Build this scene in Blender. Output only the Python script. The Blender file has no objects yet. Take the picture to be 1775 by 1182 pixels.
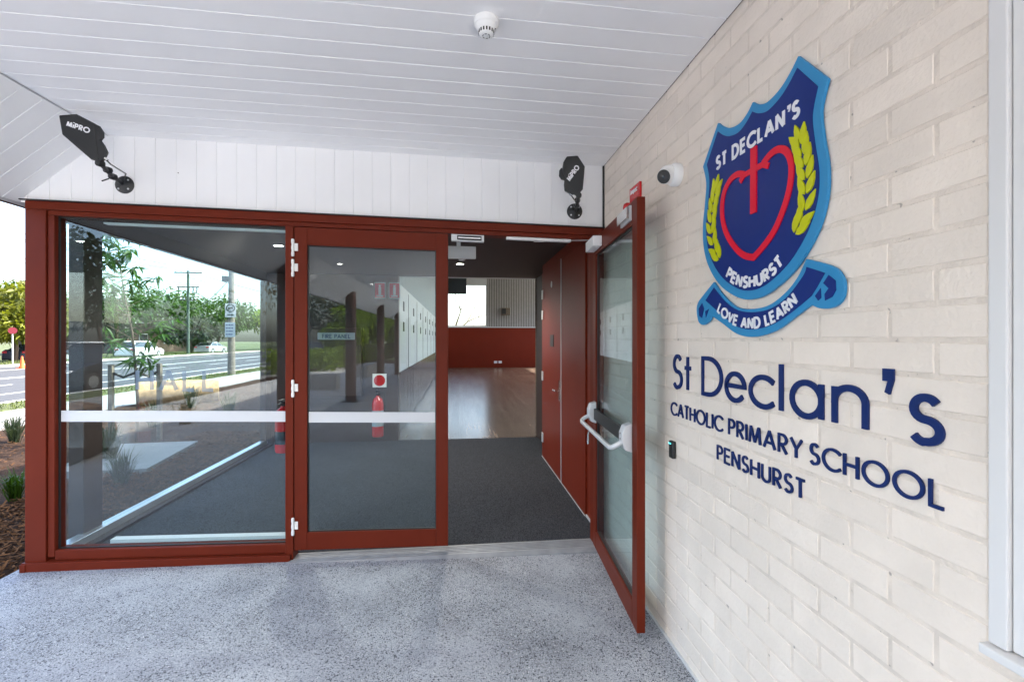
import bpy, math, random
from mathutils import Vector, Matrix
random.seed(7)
R = math.radians
PI = math.pi
S = bpy.context.scene
C = S.collection

# ------------------------------------------------------------------ camera
cam = bpy.data.cameras.new("camera"); co = bpy.data.objects.new("camera", cam); C.objects.link(co)
co.location = (0, 0, 1.607); co.rotation_euler = (R(90), 0, R(-6.53))
cam.sensor_width = 36; cam.lens = 16.39; cam.shift_y = -0.0017
cam.clip_start = 0.05; cam.clip_end = 1500
S.camera = co
# ------------------------------------------------------------------ world, sun, exposure
SUN_ELEV, SUN_AZ = R(50), R(76)          # azimuth clockwise from +Y
w = bpy.data.worlds.new("World"); S.world = w; w.use_nodes = True
wn = w.node_tree; bg = wn.nodes["Background"]
sky = wn.nodes.new("ShaderNodeTexSky"); sky.sky_type = 'NISHITA'; sky.sun_disc = False
sky.sun_elevation = SUN_ELEV; sky.sun_rotation = SUN_AZ; sky.air_density = 1.0; sky.dust_density = 3.5; sky.ozone_density = 1.0
wn.links.new(sky.outputs[0], bg.inputs[0]); bg.inputs[1].default_value = 0.15
sl = bpy.data.lights.new("sun", 'SUN'); sl.energy = 2.6; sl.angle = R(0.5); sl.color = (1, .95, .87)
so = bpy.data.objects.new("sun", sl); C.objects.link(so)
sd = Vector((math.sin(SUN_AZ)*math.cos(SUN_ELEV), math.cos(SUN_AZ)*math.cos(SUN_ELEV), math.sin(SUN_ELEV)))
so.rotation_euler = sd.to_track_quat('Z', 'Y').to_euler(); so.location = sd*60
S.view_settings.view_transform = 'Standard'; S.view_settings.look = 'None'
S.view_settings.exposure = 2.85; S.view_settings.gamma = 1
S.cycles.use_denoising = True
S.cycles.max_bounces = 14; S.cycles.diffuse_bounces = 7; S.cycles.glossy_bounces = 6
S.cycles.transparent_max_bounces = 32; S.cycles.sample_clamp_indirect = 6

# ------------------------------------------------------------------ materials
def mat(name, col, rough=.5, metal=0, var=0, vscale=8, bump=0, bscale=60, emit=None, estr=1, spec=.5, island=0, detail=4):
    m = bpy.data.materials.new(name); m.use_nodes = True
    nt = m.node_tree; b = nt.nodes["Principled BSDF"]
    b.inputs["Base Color"].default_value = (*col, 1); b.inputs["Roughness"].default_value = rough
    b.inputs["Metallic"].default_value = metal; b.inputs["Specular IOR Level"].default_value = spec
    src = None
    tc = nt.nodes.new("ShaderNodeTexCoord")
    if var or island:
        hs = nt.nodes.new("ShaderNodeMixRGB"); hs.blend_type = 'MULTIPLY'; hs.inputs[0].default_value = 1
        hs.inputs[1].default_value = (*col, 1)
        val = None
        if var:
            n = nt.nodes.new("ShaderNodeTexNoise"); n.inputs["Scale"].default_value = vscale; n.inputs["Detail"].default_value = detail
            nt.links.new(tc.outputs["Object"], n.inputs["Vector"])
            mr = nt.nodes.new("ShaderNodeMapRange"); mr.inputs[1].default_value = .25; mr.inputs[2].default_value = .75
            mr.inputs[3].default_value = 1-var; mr.inputs[4].default_value = 1+var
            nt.links.new(n.outputs["Fac"], mr.inputs[0]); val = mr.outputs[0]
        if island:
            g = nt.nodes.new("ShaderNodeNewGeometry")
            mi = nt.nodes.new("ShaderNodeMapRange"); mi.inputs[3].default_value = 1-island; mi.inputs[4].default_value = 1+island
            nt.links.new(g.outputs["Random Per Island"], mi.inputs[0])
            if val:
                mu = nt.nodes.new("ShaderNodeMath"); mu.operation = 'MULTIPLY'
                nt.links.new(val, mu.inputs[0]); nt.links.new(mi.outputs[0], mu.inputs[1]); val = mu.outputs[0]
            else: val = mi.outputs[0]
        nt.links.new(val, hs.inputs[2]); nt.links.new(hs.outputs[0], b.inputs["Base Color"])
    if bump:
        n2 = nt.nodes.new("ShaderNodeTexNoise"); n2.inputs["Scale"].default_value = bscale; n2.inputs["Detail"].default_value = 5
        nt.links.new(tc.outputs["Object"], n2.inputs["Vector"])
        bp = nt.nodes.new("ShaderNodeBump"); bp.inputs["Strength"].default_value = bump; bp.inputs["Distance"].default_value = .01
        nt.links.new(n2.outputs["Fac"], bp.inputs["Height"]); nt.links.new(bp.outputs[0], b.inputs["Normal"])
    if emit:
        b.inputs["Emission Color"].default_value = (*emit, 1); b.inputs["Emission Strength"].default_value = estr
    return m

def glass_mat(name, tint=(.86, .9, .9), base=.085):
    m = bpy.data.materials.new(name); m.use_nodes = True; nt = m.node_tree
    nt.nodes.remove(nt.nodes["Principled BSDF"]); out = nt.nodes["Material Output"]
    t = nt.nodes.new("ShaderNodeBsdfTransparent"); t.inputs[0].default_value = (*tint, 1)
    g = nt.nodes.new("ShaderNodeBsdfGlossy"); g.inputs["Roughness"].default_value = 0; g.inputs[0].default_value = (.97, .98, 1, 1)
    lw = nt.nodes.new("ShaderNodeLayerWeight"); lw.inputs[0].default_value = .5
    p = nt.nodes.new("ShaderNodeMath"); p.operation = 'POWER'; p.inputs[1].default_value = 5
    nt.links.new(lw.outputs["Facing"], p.inputs[0])
    mr = nt.nodes.new("ShaderNodeMapRange"); mr.inputs[3].default_value = base; mr.inputs[4].default_value = .9
    nt.links.new(p.outputs[0], mr.inputs[0])
    mx = nt.nodes.new("ShaderNodeMixShader"); nt.links.new(mr.outputs[0], mx.inputs[0])
    nt.links.new(t.outputs[0], mx.inputs[1]); nt.links.new(g.outputs[0], mx.inputs[2]); nt.links.new(mx.outputs[0], out.inputs[0])
    return m

def speckle_concrete():
    m = bpy.data.materials.new("polished_concrete"); m.use_nodes = True; nt = m.node_tree; b = nt.nodes["Principled BSDF"]
    L = nt.links.new; N = nt.nodes.new
    tc = N("ShaderNodeTexCoord")
    ns = N("ShaderNodeTexNoise"); ns.inputs["Scale"].default_value = 1.6; ns.inputs["Detail"].default_value = 8; ns.inputs["Roughness"].default_value = .65; L(tc.outputs["Object"], ns.inputs["Vector"])
    cr = N("ShaderNodeValToRGB"); cr.color_ramp.elements[0].position = .33; cr.color_ramp.elements[0].color = (.29, .305, .335, 1)
    cr.color_ramp.elements[1].position = .68; cr.color_ramp.elements[1].color = (.43, .45, .485, 1); L(ns.outputs["Fac"], cr.inputs[0])
    nf = N("ShaderNodeTexNoise"); nf.inputs["Scale"].default_value = 160; nf.inputs["Detail"].default_value = 3; L(tc.outputs["Object"], nf.inputs["Vector"])
    mf = N("ShaderNodeMapRange"); mf.inputs[1].default_value = .3; mf.inputs[2].default_value = .7; mf.inputs[3].default_value = .66; mf.inputs[4].default_value = 1.3; L(nf.outputs["Fac"], mf.inputs[0])
    mm = N("ShaderNodeMixRGB"); mm.blend_type = 'MULTIPLY'; mm.inputs[0].default_value = 1; L(cr.outputs[0], mm.inputs[1]); L(mf.outputs[0], mm.inputs[2])
    last = mm.outputs[0]
    nd = N("ShaderNodeTexNoise"); nd.inputs["Scale"].default_value = 2.3; nd.inputs["Detail"].default_value = 3; L(tc.outputs["Object"], nd.inputs["Vector"])
    for sc, prob, rad, col, amt in ((96, .34, .44, (.035, .04, .052), .95), (150, .5, .52, (.06, .065, .08), .85), (235, .62, .55, (.09, .095, .11), .75), (150, .12, .4, (.75, .75, .75), .7), (120, .07, .36, (.72, .72, .72), .8), (60, .05, .3, (.05, .05, .06), .85)):
        v = N("ShaderNodeTexVoronoi"); v.inputs["Scale"].default_value = sc
        ad = N("ShaderNodeVectorMath"); ad.operation = 'ADD'; ad.inputs[1].default_value = (sc*.37, sc*.11, sc*.05)
        sq = N("ShaderNodeVectorMath"); sq.operation = 'MULTIPLY'; sq.inputs[1].default_value = (1, 1, .02)
        L(tc.outputs["Object"], sq.inputs[0]); L(sq.outputs[0], ad.inputs[0]); L(ad.outputs[0], v.inputs["Vector"])
        sp = N("ShaderNodeSeparateColor"); L(v.outputs["Color"], sp.inputs[0])
        # patchiness: more aggregate shows where the grinder cut deeper
        th = N("ShaderNodeMapRange"); th.inputs[1].default_value = .32; th.inputs[2].default_value = .68; th.inputs[3].default_value = prob*.25; th.inputs[4].default_value = prob*1.5; L(nd.outputs["Fac"], th.inputs[0])
        lt = N("ShaderNodeMath"); lt.operation = 'LESS_THAN'; L(sp.outputs[0], lt.inputs[0]); L(th.outputs[0], lt.inputs[1])
        rr = N("ShaderNodeMath"); rr.operation = 'MULTIPLY'; rr.inputs[1].default_value = rad; L(sp.outputs[1], rr.inputs[0])
        ra = N("ShaderNodeMath"); ra.operation = 'ADD'; ra.inputs[1].default_value = .1; L(rr.outputs[0], ra.inputs[0])
        ld = N("ShaderNodeMath"); ld.operation = 'LESS_THAN'; L(v.outputs["Distance"], ld.inputs[0]); L(ra.outputs[0], ld.inputs[1])
        mu = N("ShaderNodeMath"); mu.operation = 'MULTIPLY'; L(lt.outputs[0], mu.inputs[0]); L(ld.outputs[0], mu.inputs[1])
        m2 = N("ShaderNodeMath"); m2.operation = 'MULTIPLY'; m2.inputs[1].default_value = amt; L(mu.outputs[0], m2.inputs[0])
        mx = N("ShaderNodeMixRGB"); mx.inputs[2].default_value = (*col, 1); L(m2.outputs[0], mx.inputs[0]); L(last, mx.inputs[1]); last = mx.outputs[0]
    L(last, b.inputs["Base Color"]); b.inputs["Roughness"].default_value = .68; b.inputs["Specular IOR Level"].default_value = .3
    bp = N("ShaderNodeBump"); bp.inputs["Strength"].default_value = .12; bp.inputs["Distance"].default_value = .004; L(nf.outputs["Fac"], bp.inputs["Height"]); L(bp.outputs[0], b.inputs["Normal"])
    return m

def timber_mat():
    m = bpy.data.materials.new("timber_boards"); m.use_nodes = True; nt = m.node_tree; b = nt.nodes["Principled BSDF"]
    L = nt.links.new; N = nt.nodes.new
    tc = N("ShaderNodeTexCoord"); mp = N("ShaderNodeMapping"); mp.inputs["Rotation"].default_value = (0, 0, R(90)); L(tc.outputs["Object"], mp.inputs[0])
    br = N("ShaderNodeTexBrick"); br.inputs["Scale"].default_value = 1; br.inputs["Brick Width"].default_value = 1.9; br.inputs["Row Height"].default_value = .13; br.inputs["Mortar Size"].default_value = .003
    br.inputs["Color1"].default_value = (.17, .122, .09, 1); br.inputs["Color2"].default_value = (.095, .07, .055, 1); br.inputs["Mortar"].default_value = (.05, .035, .025, 1); L(mp.outputs[0], br.inputs[0])
    n = N("ShaderNodeTexNoise"); n.inputs["Scale"].default_value = 3; n.inputs["Detail"].default_value = 6
    m3 = N("ShaderNodeMapping"); m3.inputs["Scale"].default_value = (6, .5, 1); L(tc.outputs["Object"], m3.inputs[0]); L(m3.outputs[0], n.inputs["Vector"])
    mr = N("ShaderNodeMapRange"); mr.inputs[1].default_value = .3; mr.inputs[2].default_value = .7; mr.inputs[3].default_value = .6; mr.inputs[4].default_value = 1.4; L(n.outputs["Fac"], mr.inputs[0])
    mx = N("ShaderNodeMixRGB"); mx.blend_type = 'MULTIPLY'; mx.inputs[0].default_value = 1; L(br.outputs["Color"], mx.inputs[1]); L(mr.outputs[0], mx.inputs[2]); L(mx.outputs[0], b.inputs["Base Color"])
    b.inputs["Roughness"].default_value = .22
    return m

def carpet_mat():
    m = mat("charcoal_carpet", (.03, .032, .037), .95, bump=.6, bscale=260, spec=.15)
    nt = m.node_tree; b = nt.nodes["Principled BSDF"]; tc = nt.nodes.new("ShaderNodeTexCoord")
    n = nt.nodes.new("ShaderNodeTexNoise"); n.inputs["Scale"].default_value = 120; n.inputs["Detail"].default_value = 4; nt.links.new(tc.outputs["Object"], n.inputs["Vector"])
    cr = nt.nodes.new("ShaderNodeValToRGB"); cr.color_ramp.elements[0].position = .38; cr.color_ramp.elements[0].color = (.022, .024, .03, 1)
    cr.color_ramp.elements[1].position = .66; cr.color_ramp.elements[1].color = (.085, .09, .10, 1); nt.links.new(n.outputs["Fac"], cr.inputs[0]); nt.links.new(cr.outputs[0], b.inputs["Base Color"])
    return m

M = {}
M['brown'] = mat("red_brown_powder_coat", (.128, .018, .0075), .42, var=.08, vscale=3, spec=.12)
M['brown2'] = mat("dark_brown_column_paint", (.085, .032, .024), .35, var=.1, vscale=3)
M['redwall'] = mat("red_brown_wall_paint", (.165, .020, .008), .36, var=.06, vscale=2, spec=.13)
M['darkwall'] = mat("dark_brown_wall_paint", (.035, .018, .014), .55, var=.1, vscale=3)
M['darkceil'] = mat("dark_brown_ceiling_paint", (.045, .026, .022), .6, var=.08)
M['board'] = mat("white_painted_board", (.84, .84, .845), .5, var=.025, vscale=2.5, bump=.02, bscale=30)
M['brick'] = mat("cream_painted_brick", (.785, .695, .605), .62, var=.06, vscale=5, bump=.3, bscale=70, island=.05)
M['mortar'] = mat("cream_painted_mortar", (.735, .645, .555), .75, var=.12, vscale=14, bump=.45, bscale=90)
M['white'] = mat("white_gloss_paint", (.70, .69, .68), .45)
M['whitep'] = mat("white_plastic", (.82, .82, .81), .4)
M['band'] = mat("white_safety_film", (.60, .61, .63), .5)
M['black'] = mat("black_plastic", (.016, .017, .018), .42, bump=.05, bscale=200)
M['dark'] = mat("dark_gasket", (.01, .01, .011), .5)
M['alu'] = mat("anodised_aluminium", (.62, .63, .65), .35, metal=.85)
M['alup'] = mat("silver_paint", (.62, .63, .64), .35, metal=.2)
M['chrome'] = mat("satin_chrome", (.7, .7, .7), .2, metal=1)
M['concrete'] = speckle_concrete()
M['carpet'] = carpet_mat()
M['timber'] = timber_mat()
M['glass'] = glass_mat("shopfront_glass", (.84, .915, .925), .044)
M['glass2'] = glass_mat("side_glass", (.93, .96, .955), .03)
M['navy'] = mat("navy_lettering", (.008, .024, .120), .45, spec=.2)
M['crestnavy'] = mat("crest_navy", (.009, .028, .18), .4, spec=.2)
M['crestblue'] = mat("crest_light_blue", (.032, .25, .50), .4, spec=.3)
M['crestred'] = mat("crest_red", (.72, .006, .030), .4, spec=.3)
M['crestyel'] = mat("crest_yellow_green", (.55, .58, .004), .4, spec=.3)
M['crestwhite'] = mat("crest_white", (.82, .82, .84), .35)
M['red'] = mat("gloss_red", (.55, .012, .015), .25)
M['signred'] = mat("sign_red", (.55, .002, .035), .4)
M['green'] = mat("pole_green", (.045, .07, .05), .6, var=.2)
M['asphalt'] = mat("asphalt", (.036, .037, .040), .85, var=.2, vscale=3, bump=.4, bscale=80)
M['path'] = mat("footpath_concrete", (.20, .19, .175), .8, var=.12, vscale=3)
M['paving'] = mat("pale_concrete_paving", (.58, .56, .53), .8, var=.1, vscale=2)  # kept pale so the sunlit paving bounces more light
M['kerb'] = mat("kerb_concrete", (.45, .43, .40), .8, var=.12, vscale=4)
M['marking'] = mat("road_paint", (.36, .36, .35), .6, var=.12, vscale=6)
M['grass'] = mat("grass_green", (.06, .08, .012), .8, island=.4)
M['lawn'] = mat("lawn_soil", (.05, .062, .012), .9, var=.4, vscale=3, bump=.5, bscale=60)
M['mulch'] = mat("mulch_soil", (.032, .018, .011), .9, var=.5, vscale=25, bump=.9, bscale=60, spec=.08)
M['chip'] = mat("bark_chip", (.085, .040, .017), .9, island=.7, spec=.08)
M['ground'] = mat("dry_ground", (.07, .08, .03), .95, var=.35, vscale=.6)
M['bark'] = mat("tree_bark", (.09, .065, .045), .9, var=.4, vscale=20, bump=.7, bscale=30)
M['log'] = mat("weathered_log", (.40, .24, .11), .8, var=.4, vscale=9, bump=.6, bscale=25)
M['logdark'] = mat("dark_log", (.13, .075, .045), .85, var=.45, vscale=10, bump=.6, bscale=25)
M['stake'] = mat("timber_stake", (.16, .13, .10), .85, var=.3, vscale=20)
M['strap'] = mat("hessian_strap", (.03, .028, .025), .9)
for k, col in dict(leafsap=(.03, .075, .012), leafyel=(.095, .105, .008), leafgrn=(.028, .062, .006), leafdark=(.012, .024, .008), leafhedge=(.14, .20, .015), leaftan=(.16, .115, .04), leafgrey=(.035, .05, .03)).items():
    m = mat(k, col, .5, island=.45, spec=.3); M[k] = m
    nt = m.node_tree; b = nt.nodes["Principled BSDF"]; out = nt.nodes["Material Output"]
    tr = nt.nodes.new("ShaderNodeBsdfTranslucent"); tr.inputs[0].default_value = (min(1, col[0]*2.2), min(1, col[1]*2.2), col[2]*1.2, 1)
    ad = nt.nodes.new("ShaderNodeMixShader"); ad.inputs[0].default_value = .3
    nt.links.new(b.outputs[0], ad.inputs[1]); nt.links.new(tr.outputs[0], ad.inputs[2]); nt.links.new(ad.outputs[0], out.inputs[0])
M['pole'] = mat("weathered_pole_timber", (.13, .11, .09), .85, var=.3, vscale=8)
M['rooftile'] = mat("grey_roof_tile", (.09, .085, .082), .7, var=.2, vscale=2)
M['rooftile2'] = mat("brown_roof_tile", (.22, .13, .09), .7, var=.2, vscale=2)
M['render'] = mat("pale_wall_render", (.55, .52, .47), .8, var=.08)
M['housebrick'] = mat("house_brick", (.12, .075, .055), .8, var=.2, vscale=6)
M['winglass'] = mat("dark_window_glass", (.03, .04, .05), .08)
M['carwhite'] = mat("white_car_paint", (.72, .73, .74), .15)
M['cardark'] = mat("dark_grey_car_paint", (.045, .05, .065), .12, metal=.4)
M['carsilver'] = mat("silver_car_paint", (.45, .46, .48), .18, metal=.5)
M['tyre'] = mat("tyre_rubber", (.018, .018, .018), .8)
M['rim'] = mat("alloy_rim", (.5, .5, .52), .3, metal=.8)
M['lamp'] = mat("lamp_lens", (.8, .8, .8), .1)
M['taillamp'] = mat("tail_lamp", (.5, .02, .02), .15)
M['orange'] = mat("cone_orange", (.75, .10, .015), .5)
M['slat'] = mat("pale_grey_slat", (.42, .41, .40), .6, var=.08, vscale=5)
M['hallrib'] = mat("blue_grey_ribbed_cladding", (.36, .41, .43), .5, var=.1)
M['hallwhite'] = mat("hall_white_panel", (.62, .64, .66), .55)
M['downlight'] = mat("downlight_glow", (.9, .9, .9), .4, emit=(1, .93, .82), estr=14)
M['signdark'] = mat("faded_red_sign", (.15, .006, .015), .5)
M['sillmetal'] = mat("dull_grey_sill_metal", (.34, .35, .365), .5, metal=.3, var=.15, vscale=12)
M['signwhite'] = mat("white_sign_plate", (.40, .40, .40), .5)
M['signplate'] = mat("pale_sign_plate", (.26, .31, .34), .5)
M['greytext'] = mat("frosted_vinyl", (.14, .20, .28), .6)

def weather(m, scale, thr, amt, big=.05):
    """small dark pits and slow soiling over a painted masonry material (placed by the surface, not by the light)"""
    nt = m.node_tree; b = nt.nodes["Principled BSDF"]; L = nt.links.new; N = nt.nodes.new
    src = b.inputs["Base Color"].links[0].from_socket; tc = N("ShaderNodeTexCoord")
    n = N("ShaderNodeTexNoise"); n.inputs["Scale"].default_value = scale; n.inputs["Detail"].default_value = 2; L(tc.outputs["Object"], n.inputs["Vector"])
    r = N("ShaderNodeMapRange"); r.inputs[1].default_value = thr; r.inputs[2].default_value = thr+.04; r.inputs[3].default_value = 1; r.inputs[4].default_value = 1-amt; L(n.outputs["Fac"], r.inputs[0])
    n2 = N("ShaderNodeTexNoise"); n2.inputs["Scale"].default_value = 1.7; n2.inputs["Detail"].default_value = 6; L(tc.outputs["Object"], n2.inputs["Vector"])
    r2 = N("ShaderNodeMapRange"); r2.inputs[1].default_value = .3; r2.inputs[2].default_value = .7; r2.inputs[3].default_value = 1-big; r2.inputs[4].default_value = 1+big; L(n2.outputs["Fac"], r2.inputs[0])
    mu = N("ShaderNodeMath"); mu.operation = 'MULTIPLY'; L(r.outputs[0], mu.inputs[0]); L(r2.outputs[0], mu.inputs[1])
    mx = N("ShaderNodeMixRGB"); mx.blend_type = 'MULTIPLY'; mx.inputs[0].default_value = 1; L(src, mx.inputs[1]); L(mu.outputs[0], mx.inputs[2]); L(mx.outputs[0], b.inputs["Base Color"])
weather(M['brick'], 42, .79, .2); weather(M['mortar'], 34, .68, .45, .08)
weather(M['board'], 16, .80, .12, .02)
def see_through(m, k):
    nt = m.node_tree; b = nt.nodes["Principled BSDF"]; out = nt.nodes["Material Output"]; t = nt.nodes.new("ShaderNodeBsdfTransparent"); x = nt.nodes.new("ShaderNodeMixShader")
    x.inputs[0].default_value = k; nt.links.new(b.outputs[0], x.inputs[1]); nt.links.new(t.outputs[0], x.inputs[2]); nt.links.new(x.outputs[0], out.inputs[0])
see_through(M['greytext'], .35)

# ------------------------------------------------------------------ mesh builder
class MB:
    def __init__(s): s.v = []; s.f = []
    def add(s, vs, fs):
        n = len(s.v); s.v += [tuple(p) for p in vs]; s.f += [tuple(i+n for i in f) for f in fs]; return s
    def box(s, x0, x1, y0, y1, z0, z1):
        return s.add([(x0,y0,z0),(x1,y0,z0),(x1,y1,z0),(x0,y1,z0),(x0,y0,z1),(x1,y0,z1),(x1,y1,z1),(x0,y1,z1)],
                     [(0,3,2,1),(4,5,6,7),(0,1,5,4),(1,2,6,5),(2,3,7,6),(3,0,4,7)])
    def prism(s, poly, o, u, v, n, d):
        """polygon poly in the plane o + a*u + b*v, extruded by d along n"""
        o, u, v, n = map(Vector, (o, u, v, n)); k = len(poly)
        ar = sum(poly[i][0]*poly[(i+1) % k][1]-poly[(i+1) % k][0]*poly[i][1] for i in range(k))
        if (ar > 0) != (u.cross(v).dot(n)*d > 0): poly = poly[::-1]
        a = [o+u*p[0]+v*p[1] for p in poly]; b = [p+n*d for p in a]
        return s.add(a+b, [tuple(range(k))[::-1], tuple(range(k, 2*k))]+[(i, (i+1) % k, k+(i+1) % k, k+i) for i in range(k)])
    def tube(s, pts, r, n=8, cap=True):
        pts = [Vector(p) for p in pts]; rs = r if isinstance(r, (list, tuple)) else [r]*len(pts)
        vs = []; fs = []; prev = None
        for i, p in enumerate(pts):
            t = (pts[min(i+1, len(pts)-1)]-pts[max(i-1, 0)]).normalized()
            if prev is None:
                a = Vector((0, 0, 1)) if abs(t.z) < .9 else Vector((1, 0, 0)); x = t.cross(a).normalized()
            else: x = (prev-t*prev.dot(t)).normalized()
            prev = x; y = t.cross(x)
            vs += [p+(x*math.cos(2*PI*k/n)+y*math.sin(2*PI*k/n))*rs[i] for k in range(n)]
        for i in range(len(pts)-1):
            for k in range(n): fs.append((i*n+k, i*n+(k+1) % n, (i+1)*n+(k+1) % n, (i+1)*n+k))
        if cap: fs += [tuple(range(n))[::-1], tuple(range((len(pts)-1)*n, len(pts)*n))]
        return s.add(vs, fs)
    def lathe(s, prof, o=(0,0,0), ax=(0,0,1), n=20):
        o = Vector(o); ax = Vector(ax).normalized(); a = Vector((0,0,1)) if abs(ax.z) < .9 else Vector((1,0,0))
        x = ax.cross(a).normalized(); y = ax.cross(x); vs = []; fs = []
        for r, h in prof: vs += [o+ax*h+(x*math.cos(2*PI*k/n)+y*math.sin(2*PI*k/n))*max(r, 1e-4) for k in range(n)]
        for i in range(len(prof)-1):
            for k in range(n): fs.append((i*n+k, i*n+(k+1) % n, (i+1)*n+(k+1) % n, (i+1)*n+k))
        fs += [tuple(range(n))[::-1], tuple(range((len(prof)-1)*n, len(prof)*n))]
        return s.add(vs, fs)
    def quad(s, a, b, c, d): return s.add([a, b, c, d], [(0, 1, 2, 3)])
    def xf(s, fn): s.v = [tuple(fn(*p)) for p in s.v]; return s

def obj(name, mb, m, parent=None, loc=None, bev=0, smooth=False):
    me = bpy.data.meshes.new(name); o = bpy.data.objects.new(name, me)
    vs = mb.v
    if parent is not None and loc is None:           # parts are given in world metres; store them relative to their thing
        off = wloc(parent); vs = [(p[0]-off[0], p[1]-off[1], p[2]-off[2]) for p in vs]
    me.from_pydata(vs, [], mb.f); me.update()
    me.materials.append(M[m] if isinstance(m, str) else m); C.objects.link(o)
    import bmesh
    bm = bmesh.new(); bm.from_mesh(me); bmesh.ops.recalc_face_normals(bm, faces=bm.faces); bm.to_mesh(me); bm.free()
    if smooth:
        for p in me.polygons: p.use_smooth = True
        me.set_sharp_from_angle(angle=R(38))
    if parent is not None: o.parent = parent
    if bev:
        b = o.modifiers.new("bevel", 'BEVEL'); b.width = bev; b.segments = 2; b.limit_method = 'ANGLE'; b.angle_limit = R(40)
    return o
def wloc(o):
    p = Vector(o.location)
    while o.parent is not None: o = o.parent; p += Vector(o.location)
    return p
def tag(o, label, cat, group=None, kind=None):
    o["label"] = label; o["category"] = cat
    if group: o["group"] = group
    if kind: o["kind"] = kind
    return o
def thing(name, label, cat, loc=(0,0,0), group=None):
    o = bpy.data.objects.new(name, None); C.objects.link(o); o.location = loc; o.empty_display_size = .2
    return tag(o, label, cat, group)
def struct(name, mb, m, kind='structure', label=None, bev=0):
    o = obj(name, mb, m, bev=bev); o["kind"] = kind
    if label: o["label"] = label
    return o
def dup(root, loc, rz=0, label=None):
    r = root.copy(); C.objects.link(r); r.location = loc; r.rotation_euler = (0, 0, rz)
    if label: r["label"] = label
    for ch in list(root.children):
        c = ch.copy(); C.objects.link(c); c.parent = r
        for g in list(ch.children):
            d = g.copy(); C.objects.link(d); d.parent = c
    return r

RK = .0205                                            # the shopfront's head falls 2 % towards the brick wall
def rake(x, y, z): return (x, y, z+RK*(1.05-x))
YF = 3.50                                             # shopfront's outer face
WX = 1.12                                             # brick wall's face
XL = -2.90                                            # shopfront's left end
def floor_z(x): return .012*(WX-x)

# ------------------------------------------------------------------ stroke lettering
def arc(cx, cy, rx, ry, a0, a1, n=18): return [(cx+rx*math.cos(R(a0+(a1-a0)*i/n)), cy+ry*math.sin(R(a0+(a1-a0)*i/n))) for i in range(n+1)]
def s_curve(wd, h):
    k = h
    p = arc(.5, .745, .40, .255, 32, 180, 12)+arc(.5, .745, .40, .235, 180, 270, 6)[1:]
    q = arc(.5, .265, .46, .245, 90, -90, 14)+arc(.5, .265, .46, .265, -90, -148, 6)[1:]
    return [(x*wd, y*k) for x, y in p+q[1:]]
GL = {   # glyph: advance width, strokes (closed strokes start with 'c')
 'A': (.74, [[(0,0),(.37,1)], [(.37,1),(.74,0)], [(.14,.32),(.60,.32)]]),
 'C': (.82, [arc(.5,.5,.5,.5,42,318,24)]),
 'D': (.66, [['c',(0,0),(0,1),(.2,1)]+arc(.2,.5,.46,.5,80,-80,16)+[(.2,0)]]),
 'E': (.46, [[(.46,1),(0,1),(0,0),(.46,0)], [(0,.52),(.42,.52)]]),
 'F': (.44, [[(.44,1),(0,1),(0,0)], [(0,.52),(.40,.52)]]),
 'H': (.60, [[(0,0),(0,1)], [(.60,0),(.60,1)], [(0,.52),(.60,.52)]]),
 'I': (.0, [[(0,0),(0,1)]]),
 'i': (.0, [[(0,0),(0,.72)], [(0,1.02),(0,1.2)]]),
 'L': (.40, [[(0,1),(0,0),(.40,0)]]),
 'M': (.80, [[(0,0),(.1,1)], [(.1,1),(.4,.06)], [(.4,.06),(.7,1)], [(.7,1),(.8,0)]]),
 'N': (.62, [[(0,0),(0,1)], [(0.01,1),(.61,0)], [(.62,0),(.62,1)]]),
 'O': (1.0, [['c']+arc(.5,.5,.5,.5,0,348,30)]),
 'P': (.46, [[(0,0),(0,1),(.22,1)]+arc(.22,.74,.24,.26,80,-80,12)+[(.22,.48),(0,.48)]]),
 'R': (.48, [[(0,0),(0,1),(.22,1)]+arc(.22,.74,.24,.26,80,-80,12)+[(.22,.48),(0,.48)], [(.16,.48),(.48,0)]]),
 'S': (.48, [s_curve(.5, 1)]),
 'T': (.48, [[(0,1),(.48,1)], [(.24,1),(.24,0)]]),
 'U': (.56, [[(0,1),(0,.28)]+arc(.28,.28,.28,.28,180,360,14)+[(.56,1)]]),
 'V': (.66, [[(0,1),(.33,0)], [(.33,0),(.66,1)]]),
 'Y': (.62, [[(0,1),(.31,.45),(.62,1)], [(.31,.45),(.31,0)]]),
 "'": (.12, [[(.06,1),(.06,.82),(.0,.68)]]),
 't': (.32, [[(.15,0),(.15,1)], [(0,.66),(.32,.66)]]),
 'e': (.62, [[(0.01,.36),(.62,.36)]+arc(.31,.335,.31,.335,8,322,26)]),
 'c': (.56, [arc(.335,.335,.335,.335,42,318,24)]),
 'l': (.0, [[(0,0),(0,1)]]),
 'a': (.66, [['c']+arc(.33,.335,.33,.335,0,348,28), [(.66,0),(.66,.67)]]),
 'n': (.48, [[(0,0),(0,.67)], [(0,.36)]+arc(.24,.42,.24,.25,170,0,14)+[(.48,0)]]),
 's': (.40, [s_curve(.40, .67)]),
 'm': (.8, [[(0,0),(0,.67)], [(0,.4)]+arc(.2,.45,.2,.22,170,0,10)+[(.4,0)], [(.4,.4)]+arc(.6,.45,.2,.22,170,0,10)+[(.8,0)]]),
 'p': (.5, [[(0,-.3),(0,.67)], ['c']+arc(.25,.335,.25,.335,0,345,20)]),
}
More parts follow.
